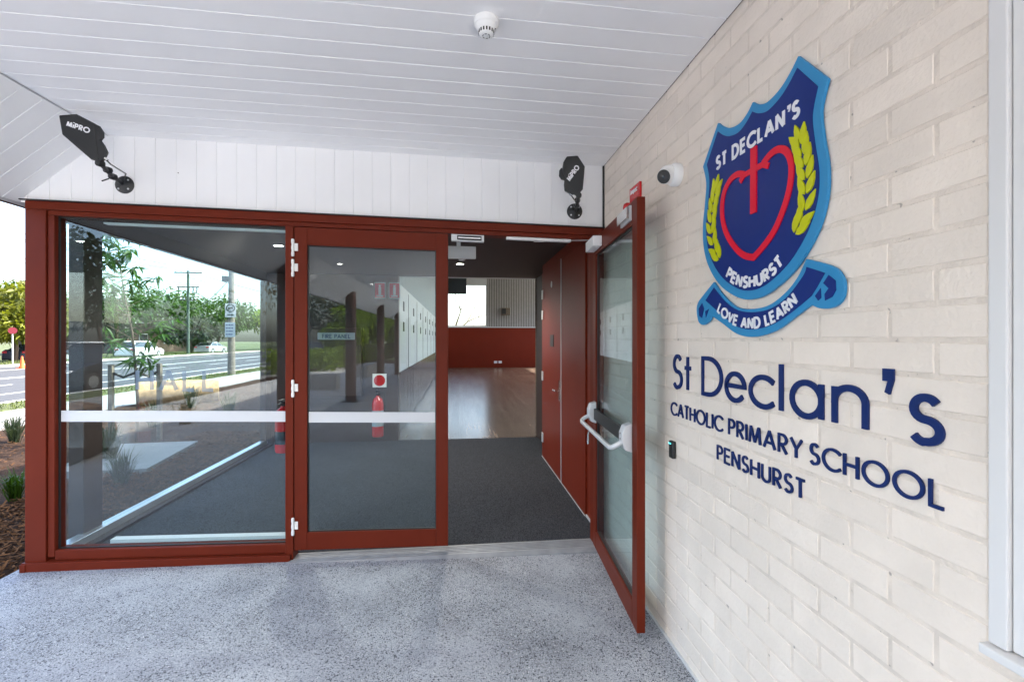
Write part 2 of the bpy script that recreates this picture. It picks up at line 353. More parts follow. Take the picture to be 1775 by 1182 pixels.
def stroke_faces(pts, w, closed):
    n = len(pts); Ls = []; Rs = []
    for i in range(n):
        p = Vector(pts[i]).to_2d()
        a = Vector(pts[i-1]).to_2d() if (i > 0 or closed) else None
        b = Vector(pts[(i+1) % n]).to_2d() if (i < n-1 or closed) else None
        d1 = (p-a).normalized() if a is not None else None; d2 = (b-p).normalized() if b is not None else None
        if d1 is None: d1 = d2
        if d2 is None: d2 = d1
        n1 = Vector((-d1.y, d1.x)); n2 = Vector((-d2.y, d2.x)); m = n1+n2
        if m.length < .3: m = n1
        m.normalize(); k = min(1/max(m.dot(n1), .38), 1.28)
        Ls.append(p+m*(w/2*k)); Rs.append(p-m*(w/2*k))
    return Ls, Rs
def glyph_mb(ch, P, sx, sy, w, depth, z0=0, lift=.0006):
    """P(u, v, d) -> world; sx, sy scale the unit glyph, w = stroke width in metres"""
    mb = MB(); adv, strokes = GL[ch]
    if ch == "'":
        q = [(0, 1), (1.25, 1), (1.25, .84), (.75, .63), (.25, .66), (.62, .82), (0, .82)]
        q = [(x*w, y*sy) for x, y in q]; k = len(q)
        return mb.add([P(x, y, depth) for x, y in q]+[P(x, y, z0) for x, y in q], [tuple(range(k)), tuple(range(k, 2*k))[::-1]]+[(i, (i+1) % k, k+(i+1) % k, k+i) for i in range(k)])
    for si, st in enumerate(strokes):
        closed = st[0] == 'c'; pts = st[1:] if closed else st
        pts = [(x*sx, (w/2/sy+y*(1-w/sy))*sy) for x, y in pts]
        Lp, Rp = stroke_faces(pts, w, closed); d = depth+si*lift; n = len(pts)
        vs = [P(q.x, q.y, d) for q in Lp]+[P(q.x, q.y, d) for q in Rp]+[P(q.x, q.y, z0) for q in Lp]+[P(q.x, q.y, z0) for q in Rp]
        fs = []
        for i in range(n if closed else n-1):
            j = (i+1) % n
            fs += [(i, j, n+j, n+i), (i, 2*n+i, 2*n+j, j), (n+i, n+j, 3*n+j, 3*n+i)]
        if not closed: fs += [(0, n, 3*n, 2*n), (n-1, 3*n-1, 4*n-1, 2*n-1)]
        mb.add(vs, fs)
    return mb
def text_layout(text, w, gap, space=.42):
    """unit-height pen positions: list of (char, x) and the total width"""
    x = 0; out = []
    for ch in text:
        if ch == ' ': x += space; continue
        out.append((ch, x)); x += GL[ch][0]+w+gap
    return out, x-gap-w


WYE = -.60                                            # brick wall cut short here, out of view, to let light into the porch

# ================================================================== THE BUILDING
bld = thing('school_building', 'school building with white boarded porch roof, dark lobby and bright hall behind', 'building')
CE = 2.945                                             # soffit height at the brick wall
def ceil_z(x): return CE+.019*(WX-x)
XB, XE, ZE = -2.40, -2.96, 2.535                        # soffit break, eave
def board_profile(a0, a1, pitch, g=.0035, dep=.0038):
    """(position, depth) along a run of V-jointed boards"""
    out = [(a0, 0)]; n = int((a1-a0)/pitch)
    for i in range(1, n+1):
        y = a0+i*pitch
        if y+g < a1: out += [(y-g, 0), (y-g*.4, dep), (y+g*.4, dep), (y+g, 0)]
    out.append((a1, 0)); return out
mb = MB(); pr = board_profile(-26, YF+.03, .1305)
pr = [(YF+.03-(y+26), d) for y, d in pr]
for (y0, d0), (y1, d1) in zip(pr, pr[1:]):
    mb.quad((XB, y0, ceil_z(XB)+d0), (WX-.006, y0, ceil_z(WX)+d0), (WX-.006, y1, ceil_z(WX)+d1), (XB, y1, ceil_z(XB)+d1))
obj('soffit', mb, 'board', bld)
# sloping soffit down to the eave
mb = MB(); zb = ceil_z(XB)-.004; sl_n = Vector((ZE-zb, 0, -(XE-XB))).normalized()
for (y0, d0), (y1, d1) in zip(pr, pr[1:]):
    a, b2 = d0*1.0, d1*1.0
    up = sl_n if sl_n.z > 0 else -sl_n
    p = lambda x, z, y, d: (x+up.x*d, y, z+up.z*d)
    mb.quad(p(XB, zb, y0, a), p(XE, ZE, y0, a), p(XE, ZE, y1, b2), p(XB, zb, y1, b2))
obj('sloping_soffit', mb, 'board', bld)
obj('shadow_joint', MB().add([(XB-.012,-26,zb-.005),(XB+.004,-26,zb-.001),(XB+.004,YF+.03,zb-.001),(XB-.012,YF+.03,zb-.005)], [(0,1,2,3)]), 'alup', bld)
# roof body above the porch and lobby
mb = MB(); mb.prism([(XE-.03, ZE-.012), (XE-.03, 3.06), (1.44, 3.06), (1.44, 3.03), (XB-.02, 3.03)][::-1], (0,-26,0), (1,0,0), (0,0,1), (0,1,0), 26+7.36)
mb.box(XE-.03, 1.44, -26, 7.36, 3.06, 3.30)
mb.box(1.44, 8, WYE, 7.36, 3.03, 3.30)
obj('roof', mb, 'alup', bld)
obj('eave_trim', MB().box(XE-.045, XE-.032, -26, 7.36, ZE-.02, 3.30), 'brown2', bld)
# vertical boards over the shopfront
mb = MB(); FT = 2.461                                   # frame top at X = 1.05 (raked)
pr2 = [(WX-.012-(x-(-3)), d) for x, d in board_profile(-3, WX-.012, .1335)]
def topz(x): return ceil_z(x)+.006 if x > XB else ceil_z(XB)+(ZE-ceil_z(XB))*(XB-x)/(XB-XE)+.01
for (x0, d0), (x1, d1) in zip(pr2, pr2[1:]):
    if x1 < XE+.02: x1 = XE+.02
    if x0 <= x1: continue
    zb0 = rake(x0, 0, FT)[2]-.01; zb1 = rake(x1, 0, FT)[2]-.01
    for xa, xb_, da, db in (((x0, x1, d0, d1),) if not (x1 < XB < x0) else ((x0, XB, d0, d0), (XB, x1, d1, d1))):
        za, zc = rake(xa, 0, FT)[2]-.01, rake(xb_, 0, FT)[2]-.01
        if topz(xa) > za+.004 or topz(xb_) > zc+.004:
            mb.quad((xa, YF+.008+da, za), (xb_, YF+.008+db, zc), (xb_, YF+.008+db, max(topz(xb_), zc)), (xa, YF+.008+da, max(topz(xa), za)))
obj('board_wall', mb, 'board', bld)
obj('corner_bead', MB().box(WX-.014, WX-.001, YF-.004, YF+.006, 2.46, CE+.01), 'black', bld)
obj('soffit_gap', MB().box(WX-.007, WX+.02, WYE, YF, CE+.003, CE+.012), 'black', bld)
obj('edge_beam', MB().box(WX-.006, 1.44, -26, WYE-.002, CE-.02, 3.055), 'board', bld)
obj('outer_wall', MB().box(WX+.262, 8, WYE, WYE+.2, 0, 3.03).box(7.8, 8, WYE+.2, 7.36, 0, 3.03), 'mortar', bld)
# header behind the boards, parapet closing the lobby roof void
obj('header', MB().box(XE+.05, 8, YF+.03, YF+.10, 2.62, 3.02), 'darkwall', bld)
# lobby shell
LC = 2.60
YB = 7.40
obj('lobby_ceiling', MB().box(XL+.02, 1.9, YF+.11, YB+.12, LC, LC+.05), 'darkceil', bld)
mb = MB(); mb.box(XL, -.93, YB, YB+.12, 0, LC)
obj('lobby_rear_wall', mb, 'darkwall', bld)
mb = MB(); mb.box(1.13, 1.30, YF+.09, 4.02, 0.0, LC); mb.box(1.13, 1.30, 4.02, 6.22, 2.50, LC)
obj('lobby_side_wall', mb, 'redwall', bld)
mb = MB(); mb.box(1.35, 1.9, YB-.55, YB-.45, 0, LC); mb.box(1.85, 1.95, 6.2, YB, 0, LC); mb.box(1.31, 1.9, 6.22, 6.3, 0, LC)
obj('recess_wall', mb, 'darkwall', bld)
mb = MB(); mb.box(1.265, 1.35, YB-.47, YB+.14, 0, LC); obj('opening_jamb', mb, 'darkwall', bld, bev=.004)
obj('jamb_trim', MB().box(1.255, 1.30, YB+.141, YB+.17, 0, LC), 'stake', bld)
# hall shell
HY, HXL, HXR, HZ = 26.0, -1.0, 7.0, 5.4
obj('hall_floor', MB().box(HXL, HXR, YB+.02, HY, -.05, .035), 'timber', bld)
mb = MB()
mb.box(HXL-.15, HXL, YB+.13, HY, 0, 2.55)
hw = obj('hall_side_wall', mb, 'hallwhite', bld)
mb = MB()
for i in range(9):
    y = 8.6+i*1.9
    for z in (1.75, 2.12): mb.box(HXL-.01, HXL+.012, y, y+.16, z, z+.17)
    mb.box(HXL, HXL+.006, y+.9, y+.93, .1, 2.5)
obj('perforation', mb, 'black', hw)
mb = MB()
for i in range(30): mb.box(HXL, HXL+.02, 8+i*.6, 8+i*.6+.57, .05, 1.05)
obj('wainscot', mb, 'timber', hw)
mb = MB()
for i in range(90): mb.box(HXL-.10, HXL-.04, YB+.3+i*.2, YB+.3+i*.2+.13, 2.56, HZ-.02)
obj('ribbed_cladding', mb, 'hallrib', bld)
obj('cladding_backing', MB().box(HXL-.14, HXL-.101, YB+.26, HY-.15, 2.551, HZ-.01), 'hallrib', bld)
mb = MB(); mb.box(HXR, HXR+.15, YB, HY, 0, 2.2); mb.box(HXR, HXR+.15, YB, HY, 4.5, HZ)
for y in (YB, 11.5, 16, 20.5, HY-.15): mb.box(HXR, HXR+.15, y, y+.15, 2.201, 4.499)
obj('hall_far_side_wall', mb, 'hallwhite', bld)
mb = MB(); mb.box(HXL-.15, 1.55, HY, HY+.2, 4.6, HZ); mb.box(HXL-.15, HXL+.1, HY, HY+.2, 2.27, 4.599); mb.box(1.551, HXR+.15, HY+.101, HY+.2, 2.27, HZ)
obj('hall_end_wall', mb, 'hallwhite', bld)
obj('hall_end_panel', MB().box(HXL, HXR, HY-.08, HY+.2, 0, 2.25), 'redwall', bld)
obj('ledge', MB().box(HXL, HXR, HY-.14, HY+.02, 2.252, 2.30), 'hallwhite', bld)
mb = MB()
for i in range(52): mb.box(1.55+i*.095, 1.55+i*.095+.055, HY-.03, HY+.04, 2.30, HZ)
obj('slat_cladding', mb, 'slat', bld)
obj('slat_backing', MB().box(1.55, HXR-1.6, HY+.042, HY+.1, 2.30, HZ), 'darkwall', bld)
obj('hall_ceiling', MB().box(HXL-.15, HXR+.15, YB+.02, HY+.2, HZ, HZ+.3), 'hallwhite', bld)
obj('hall_front_wall', MB().box(HXL-.15, HXR, YB+.125, YB+.25, LC, HZ).box(1.36, HXR, YB+.125, YB+.25, 0, LC), 'hallwhite', bld)
obj('window_mullion', MB().box(1.50, 1.55, HY-.02, HY+.05, 2.30, 4.6).box(HXL, 1.5, HY-.02, HY+.05, 2.30, 2.36), 'alup', bld)
obj('hall_window_pane', MB().box(HXL+.1, 1.5, HY+.012, HY+.02, 2.36, 4.6), 'glass2', bld)

# ------------------------------------------------------------------ brick wall
bw = thing('brick_wall', 'cream painted brick wall carrying the school crest and navy lettering', 'wall', (WX, 1.5, 0))

WY0, WY1, WZ0, WZ1 = -.30, .868, .968, 2.75           # window opening
mb = MB()
for a in ((WY1, 3.60, 0, CE+.1), (WYE, WY0, 0, CE+.1), (WY0, WY1, 0, WZ0-.02), (WY0, WY1, WZ1, CE+.1)):
    mb.box(WX+.0016, WX+.26, a[0], a[1], a[2], a[3])
obj('mortar_bed', mb, 'mortar', bw)
mb = MB(); rz = random.Random(3)
ROW, BL, J, Z0B = .086, .2395, .0095, .0
Z0B = 1.605-19*.086
for r in range(36):
    z0 = Z0B+r*ROW+J/2; z1 = z0+ROW-J
    if z0 > CE+.05: break
    z0 = max(z0, 0.0)
    if z1 <= z0+.01: continue
    off = (1.698 if r % 2 == 0 else 1.698+BL/2)
    k0 = int((-6-off)/BL)-1
    for k in range(k0, 40):
        y0 = off+k*BL+J/2; y1 = y0+BL-J
        if y0 > 3.50 or y1 < WYE+.05: continue
        y1 = min(y1, 3.515); y0 = max(y0, WYE)
        if WZ0-.03 < (z0+z1)/2 < WZ1+.02:
            if y0 < WY1 and y1 > WY0:
                if y0 < WY1-.0 < y1 and y1-WY1 > .03: y0 = WY1+.001+rz.uniform(0, .003)
                elif y0 < WY0 < y1 and WY0-y0 > .03: y1 = WY0-.002
                else: continue
        if y1-y0 < .02: continue
        jt = lambda: rz.uniform(-.0011, .0011)
        dx = rz.uniform(0, .0008); c = .0035
        x0, x1 = WX+.003, WX-dx-.0003
        a = [(x0, y0+jt(), z0+jt()), (x0, y1+jt(), z0+jt()), (x0, y1+jt(), z1+jt()), (x0, y0+jt(), z1+jt())]
        f = [(x1, a[0][1]+c, a[0][2]+c), (x1, a[1][1]-c, a[1][2]+c), (x1, a[2][1]-c, a[2][2]-c), (x1, a[3][1]+c, a[3][2]-c)]
        mb.add(a+f, [(4,5,6,7), (0,1,5,4), (1,2,6,5), (2,3,7,6), (3,0,4,7)])
obj('brick_face', mb, 'brick', bw)
obj('base_joint', MB().box(WX-.012, WX+.002, WYE, 3.45, -.01, .012), 'alup', bw)

# white window set into the brick wall at the right
wd = thing('wall_window', 'white framed window with projecting sill at the end of the brick wall', 'window', (WX, 0, WZ0))
mb = MB()
mb.box(WX-.006, WX+.10, WY1-.036, WY1-.001, WZ0, WZ1); mb.box(WX-.006, WX+.10, WY0+.001, WY0+.036, WZ0, WZ1); mb.box(WX-.006, WX+.10, WY0+.036, WY1-.036, WZ1-.05, WZ1-.001)
obj('frame', mb, 'white', wd, bev=.003)
mb = MB()
mb.box(WX+.004, WX+.07, WY1-.16, WY1-.038, WZ0+.002, WZ1-.052); mb.box(WX+.004, WX+.07, WY0+.038, WY0+.16, WZ0+.002, WZ1-.052)
mb.box(WX+.004, WX+.07, WY0+.16, WY1-.16, WZ0+.002, WZ0+.12); mb.box(WX+.004, WX+.07, WY0+.16, WY1-.16, WZ1-.16, WZ1-.052)
obj('sash', mb, 'white', wd, bev=.003)
obj('sill', MB().prism([(WX-.022, WZ0-.024), (WX-.022, WZ0-.004), (WX+.05, WZ0-.001), (WX+.05, WZ0-.024)], (0, WY0-.004, 0), (1,0,0), (0,0,1), (0,1,0), WY1-WY0+.009), 'white', wd, bev=.003)
obj('pane', MB().box(WX+.03, WX+.04, WY0+.155, WY1-.155, WZ0+.11, WZ1-.15), 'winglass', wd)

# ------------------------------------------------------------------ shopfront
sf = thing('glazed_screen', 'red-brown framed glazed shopfront screen with large fixed window beside the doors', 'shopfront', (XL, YF, 0))
def fbox(*a): return MB().box(*a).xf(rake)
DT = 2.372                                            # underside of head at X = 1.05
mb = MB(); mb.box(XL, WX-.002, YF-.012, YF+.10, 2.405, FT); mb.box(XL+.13, WX-.004, YF, YF+.10, DT, 2.404)
obj('head', mb.xf(rake), 'brown', sf, bev=.004)
mb = MB(); mb.box(XL-.03, WX-.003, YF-.022, YF-.004, FT+.001, FT+.008)
obj('drip_edge', mb.xf(rake), 'black', sf)
mb = MB(); mb.box(XL, XL+.128, YF-.012, YF+.11, .0, 2.404); obj('corner_post', mb.xf(rake), 'brown', sf, bev=.004)
obj('window_jamb', fbox(XL+.131, XL+.172, YF, YF+.10, .05, DT-.001), 'brown', sf, bev=.003)
obj('mullion', fbox(-1.232, -1.176, YF-.006, YF+.10, -.02, DT-.001), 'brown', sf, bev=.004)
obj('door_jamb', fbox(1.035, WX-.004, YF, YF+.10, -.02, DT-.001), 'brown', sf, bev=.003)
mb = MB(); mb.box(XL+.173, -1.233, YF+.002, YF+.10, .030, .094); obj('bottom_rail', mb.xf(rake), 'brown', sf, bev=.003)
mb = MB(); mb.prism([(XL-.01, -.06), (XL-.01, .026), (-1.19, .026), (-1.19, -.06)], (0, YF-.03, 0), (1,0,0), (0,0,1), (0,1,0), .12)
mb.box(XL-.014, XL+.02, YF-.036, YF-.031, -.05, .02)
obj('sill_flashing', mb.xf(rake), 'brown', sf, bev=.003)
obj('window_pane', fbox(XL+.168, -1.228, YF+.045, YF+.055, .09, DT+.004), 'glass', sf)
mb = MB(); g = .006
for a in ((XL+.1725, XL+.1805, .0945, DT-.001), (-1.2405, -1.2325, .0945, DT-.001)): mb.box(a[0], a[1], YF+.03, YF+.043, a[2], a[3])
mb.box(XL+.181, -1.241, YF+.03, YF+.043, .0945, .101); mb.box(XL+.181, -1.241, YF+.03, YF+.043, DT-.009, DT-.001)
obj('gasket', mb.xf(rake), 'dark', sf)
obj('safety_strip', fbox(XL+.182, -1.242, YF+.0405, YF+.0445, .963, 1.039), 'band', sf)
obj('pale_head_strip', fbox(XL+.40, -1.25, YF+.11, YF+.16, DT-.020, DT-.009), 'whitep', sf)  # thin white strip inside the glass under the head
# HALL lettering on the window glass
hl = obj('glass_lettering', MB().box(0,0,0,0,0,0), 'greytext', sf); bpy.data.objects.remove(hl)
mbh = MB(); xs = {0: -2.235, 1: -2.085, 2: -1.93, 3: -1.80}
for i, ch in enumerate("HALL"):
    P = lambda u, v, d, i=i: rake(xs[i]+u, YF+.0445-d, 1.175+v)
    g_ = glyph_mb(ch, P, .155 if ch != 'A' else .14, .16, .026, .0015); mbh.add(g_.v, g_.f)
obj('glass_lettering', mbh, 'greytext', sf)
# threshold
th = thing('door_threshold', 'ribbed aluminium threshold strip under the red-brown doors', 'threshold', (0, YF, 0))
mb = MB(); mb.prism([(YF-.085, -.01), (YF-.085, .012), (YF-.05, .030), (YF+.10, .030), (YF+.10, -.01)], (-1.20, 0, 0), (0,1,0), (0,0,1), (1,0,0), 2.30)
for i in range(5): mb.box(-1.20, 1.10, YF-.03+i*.025, YF-.02+i*.025, .0305, .034)
obj('strip', mb, 'sillmetal', th)
obj('mat_edge', MB().box(-1.17, 1.1, YF+.101, YF+.15, .0, .032), 'kerb', th)

# ------------------------------------------------------------------ door leaves
LW, DZ0, DZ1 = 1.092, .050, 2.366
def door_leaf(name, label, T, vis):
    """T maps leaf coordinates (along, out of the seen face, up) to the world"""
    d = thing(name, label, 'door', T(0, 0, 0))
    st, hs_ = .088, .126
    mb = MB(); mb.box(0, st, -.045, 0, DZ0, DZ1); mb.box(LW-st, LW, -.045, 0, DZ0, DZ1)
    mb.box(st, LW-st, -.045, 0, DZ0, DZ0+hs_); mb.box(st, LW-st, -.045, 0, DZ1-hs_, DZ1)
    obj('frame', mb.xf(T), 'brown', d, bev=.003)
    obj('pane', MB().box(st-.004, LW-st+.004, -.028, -.018, DZ0+hs_-.004, DZ1-hs_+.004).xf(T), 'glass', d)
    mb = MB(); g = .007
    for (a, b2) in ((st, st+g), (LW-st-g, LW-st)): mb.box(a+.0005, b2-.0005, -.033, -.013, DZ0+hs_+.001, DZ1-hs_-.001)
    for (a, b2) in ((DZ0+hs_, DZ0+hs_+g), (DZ1-hs_-g, DZ1-hs_)): mb.box(st+g, LW-st-g, -.033, -.013, a+.0005, b2-.0005)
    obj('gasket', mb.xf(T), 'dark', d)
    return d
def T1(a, o, z): return rake(-1.170+a, YF-.004-o, z)
dl = door_leaf('glass_door', 'closed red-brown framed glass door with white hinges and white safety strip', T1, 0)
obj('safety_strip', MB().box(.096, LW-.096, -.0175, -.013, .963, 1.039).xf(T1), 'band', dl)
def hinge(zc, T, d):
    mb = MB(); mb.tube([T(-.006, .012, zc-.062), T(-.006, .012, zc+.062)], .0085, 10)
    for k in (-.045, .0, .045): mb.tube([T(-.006, .012, zc+k-.012), T(-.006, .012, zc+k+.012)], .0105, 10)
    mb.box(.0, .026, 0.0005, .006, zc-.045, zc+.045) if False else None
    q = MB().box(.002, .026, .0005, .007, zc-.022, zc+.032).xf(T); mb.add(q.v, q.f)
    obj('hinge', mb, 'whitep', d)
for zc in (2.215, 2.07, 1.21, .225): hinge(zc, T1, dl)
# open leaf: hinged at the brick corner, swung out 94 degrees
HXo, HYo = 1.020, 3.47
dv = Vector((.940-HXo, 2.385-HYo, 0)).normalized(); nv = Vector((dv.y, -dv.x, 0))
if nv.x > 0: nv = -nv
def T2(a, o, z):
    return (HXo+dv.x*a+nv.x*o, HYo+dv.y*a+nv.y*o, z-.003+RK*.05)
do = door_leaf('glass_door', 'open red-brown framed glass door with push bar standing beside brick wall', T2, 0)
def bx2(*a): return MB().box(*a).xf(T2)
# push bar
pb = obj('push_bar', MB().tube([T2(.085, .035, 1.05), T2(.085, .085, 1.022), T2(.095, .102, 1.008), T2(.125, .108, 1.002), T2(.935, .108, 1.002), T2(.968, .102, 1.008), T2(.985, .085, 1.022), T2(.985, .035, 1.05)], .0145, 12), 'alup', do, smooth=True)
for a0, a1 in ((.055, .125), (.945, 1.015)):
    mb = MB(); mb.prism([(0, .985), (.042, 1.0), (.058, 1.045), (.058, 1.09), (.042, 1.132), (0, 1.145)], T2(a0, .0005, .002), tuple(nv), (0,0,1), tuple(dv), a1-a0)
    obj('end_housing', mb, 'alup', pb, bev=.006)
obj('bar_back_strip', bx2(.13, .94, .001, .022, 1.02, 1.10), 'black', pb, bev=.002)  # black strip on the door face behind the push bar
mb = MB()
for k in range(3): mb.tube([T2(.98, .0585, 1.03+k*.03), T2(.98, .061, 1.03+k*.03)], .004, 8)
obj('screw', mb, 'dark', pb)
mb = MB(); mb.tube([T2(.10, .004, .93), T2(.10, .05, .93), T2(.085, .055, .90), T2(.085, .055, .83)], .008, 8); obj('pull_lever', mb, 'chrome', do, smooth=True)
# closer
cl = obj('door_closer', bx2(.04, .30, .0005, .065, 2.262, 2.335), 'whitep', do, bev=.004)
obj('closer_arm', MB().box(-.009, .009, -.009, .009, 0, 1).xf(lambda x, y, z: tuple(Vector(T2(.10, .04, 2.345)).lerp(Vector((.58, YF+.03, 2.352)), z)+Vector((x, y*.6, y*.3)))), 'whitep', cl)
# electromagnet armature at the free top corner
am = obj('armature_plate', bx2(.80, .99, .0125, .030, 2.275, 2.338), 'chrome', do, bev=.002)
obj('armature_bracket', bx2(.81, 1.0, .0005, .0115, 2.262, 2.345), 'alup', am)
mb = MB()
for k in range(8): mb.box(.030, .040, -.036, -.0205, .35+k*.23, .37+k*.23)
obj('edge_screw', mb.xf(T2), 'alup', do)
mb = MB().tube([T2(1.06, -.022, .008), T2(1.06, -.022, .05)], .006, 8); obj('drop_bolt', mb, 'chrome', do)
# slide track of the closer and door magnet, fixed to the head
ct = thing('closer_track', 'white closer track under the head of the open doorway', 'door track', (.55, YF+.02, 2.38))
obj('track', MB().box(.36, .86, YF+.012, YF+.05, DT-.021, DT-.001).xf(rake), 'whitep', ct, bev=.003)
mgn = thing('door_magnet', 'grey electromagnet lock under the doorway head beside the closed door', 'door magnet', (.06, YF+.02, 2.37))
obj('case', MB().box(-.055, .19, YF+.012, YF+.06, DT-.050, DT-.001).xf(rake), 'alup', mgn, bev=.002)
obj('coil_face', MB().box(-.012, .172, YF+.0095, YF+.0115, DT-.043, DT-.010).xf(rake), 'dark', mgn)
obj('coil_strip', MB().box(-.004, .164, YF+.0075, YF+.0090, DT-.0305, DT-.0225).xf(rake), 'chrome', mgn)

# ------------------------------------------------------------------ left glazed wall of the lobby
lg = thing('side_glazing', 'aluminium railed side window wall of the lobby facing the garden', 'window wall', (XL, 5.4, 0))
mb = MB(); mb.box(XL+.0, XL+.09, YF+.115, YB-.14, .04, .115); obj('bottom_rail', mb, 'alu', lg, bev=.004)
obj('lit_sill_strip', MB().box(XL+.45, -1.24, YF+.101, YF+.16, .055, .118).xf(rake), 'white', sf)  # white strip added as the bright line of light along the rail
obj('sill_shadow_step', MB().box(XL+.091, XL+.16, YF+.115, YB-.14, .036, .06), 'darkwall', lg)  # dark colour puts the shadow below the rail into this step
obj('top_rail', MB().box(XL+.02, XL+.08, YF+.115, YB-.14, 2.46, 2.598), 'darkwall', lg)
for a, b2 in ((YF+.16, 3.92), (4.125, YB-.19)): obj('side_pane', MB().box(XL+.045, XL+.053, a, b2, .116, 2.458), 'glass2', lg)
obj('end_post', MB().box(XL+.01, XL+.09, YB-.19, YB-.002, .116, 2.459), 'darkwall', lg)
cm = obj('lobby_column', MB().box(XL-.06, XL+.04, 3.925, 4.12, .035, 2.599), 'darkwall'); tag(cm, 'dark brown square column inside the lobby near the left corner post', 'column')

# ================================================================== SETTING
mb = MB()
for i in range(24):
    pass
X0, X1 = XL-.06, WX+.02
mb.add([(X0, -26, floor_z(X0)), (X1, -26, floor_z(X1)), (X1, YF+.10, floor_z(X1)), (X0, YF+.10, floor_z(X0)),
        (X0, -26, -.2), (X1, -26, -.2), (X1, YF+.10, -.2), (X0, YF+.10, -.2)],
       [(0,1,2,3), (0,4,5,1), (1,5,6,2), (2,6,7,3), (3,7,4,0)])
struct('porch_floor', mb, 'concrete', label='polished grey concrete porch floor with dark aggregate specks')
struct('lobby_floor', MB().box(XL+.02, 1.9, YF+.102, YB+.018, -.1, .036), 'carpet', label='charcoal carpet floor of the lobby')
GZ = -.10
struct('bounce_paving', MB().box(WX+.025, 14, -40, 24, -.2, -.012), 'paving', label='pale concrete paving added beside the porch to bounce sunlight')  # unseen courtyard, added so its sunlit paving bounces light into the porch
mb = MB(); mb.add([(-400,-400,-.5),(400,-400,-.5),(400,400,-.5),(-400,400,-.5)], [(0,1,2,3)])
struct('ground', mb, 'ground')
# mulch bed between porch and footpath
mb = MB(); n = 40; rm = random.Random(5); gx = [XL-.06-i*(8.4-2.96)/18 for i in range(19)]; gy = [-30+i*60/90 for i in range(91)]
hgt = [[-.06-(.0 if i == 0 else .03)+rm.uniform(-.025, .025) for j in gy] for i in gx]
mb.add([(gx[i], gy[j], hgt[i][j]) for i in range(19) for j in range(91)], [(i*91+j, (i+1)*91+j, (i+1)*91+j+1, i*91+j+1) for i in range(18) for j in range(90)])
struct('garden_bed', mb, 'mulch', label='bark mulch garden bed beside the porch')
mb = MB()
for i in range(26000):
    if i < 14000: x, y = rm.uniform(-4.6, -2.98), rm.uniform(3.0, 9)
    else: x, y = rm.uniform(-8.4, -2.98), rm.uniform(-8, 18)
    l, wd_ = rm.uniform(.012, .042), rm.uniform(.004, .010); a = rm.uniform(0, PI); t = rm.uniform(-.4, .4)
    u = Vector((math.cos(a), math.sin(a), t))*l; v = Vector((-math.sin(a), math.cos(a), rm.uniform(-.5, .5)))*wd_; o = Vector((x, y, -.075+rm.uniform(0, .03)))
    mb.quad(o-u-v, o+u-v*.6, o+u+v*.8, o-u+v)
struct('bark_mulch', mb, 'chip', kind='stuff', label='loose brown bark chips covering the garden bed')
struct('footpath', MB().box(-10.6, -8.4, -60, 90, -.3, GZ+.015), 'path')
struct('verge', MB().box(-12.05, -10.6, -60, 90, -.3, GZ), 'lawn')
struct('kerb', MB().box(-12.25, -12.05, -60, 90, -.3, GZ+.01).box(-29.9, -29.7, -60, 140, -.3, GZ+.01), 'kerb')
struct('road', MB().box(-29.7, -12.25, -120, 200, -.4, GZ-.12), 'asphalt')
mb = MB()
for x in (-15.1, -26.6): mb.box(x, x+.16, -80, 160, GZ-.12, GZ-.114)
for x in (-20.9, -21.25): mb.box(x, x+.13, -80, 160, GZ-.12, GZ-.114)
for k in range(40): mb.box(-18.0, -17.87, -60+k*6, -57+k*6, GZ-.12, GZ-.114)
struct('road_marking', mb, 'marking')
struct('far_verge', MB().box(-140, -29.9, -120, 200, -.3, GZ+.02), 'lawn')
def grass_patch(name, x0, x1, y0, y1, n, h, seed):
    rr = random.Random(seed); mb = MB()
    for _ in range(n):
        x, y = rr.uniform(x0, x1), rr.uniform(y0, y1); a = rr.uniform(0, 2*PI); hh = h*rr.uniform(.5, 1.2); wd_ = .012+h*.06
        mb.add([(x-wd_*math.cos(a), y-wd_*math.sin(a), GZ-.01), (x+wd_*math.cos(a), y+wd_*math.sin(a), GZ-.01), (x+rr.uniform(-.5, .5)*hh, y+rr.uniform(-.5, .5)*hh, GZ+hh)], [(0,1,2)])
    o = struct(name, mb, 'grass', kind='stuff'); return o
grass_patch('verge_grass', -12.0, -10.65, -8, 34, 9000, .07, 2)['label'] = 'short grass strip between footpath and road'
grass_patch('far_grass', -34, -29.95, 8, 66, 5000, .2, 3)['label'] = 'grass verge on the far side of the road'
# concrete apron corner and pit lid in the garden
sl_ = obj('concrete_pad', MB().add([(-3.9,6.35,-.02),(-4.15,8.0,-.02),(-5.4,7.9,-.02),(-5.0,6.3,-.02),(-3.9,6.35,-.12),(-4.15,8.0,-.12),(-5.4,7.9,-.12),(-5.0,6.3,-.12)], [(0,1,2,3),(0,4,5,1),(1,5,6,2),(2,6,7,3),(3,7,4,0)]), 'path'); tag(sl_, 'small pale concrete pad set in the mulch outside the lobby', 'slab')
sl_ = obj('concrete_apron', MB().box(-7.4, XL-.065, -25, 3.42, -.15, -.02), 'paving'); tag(sl_, 'pale concrete apron, widened to bounce light, along the outer edge of the porch floor', 'slab')  # apron corner is real, its width added so sunlit concrete brightens the porch

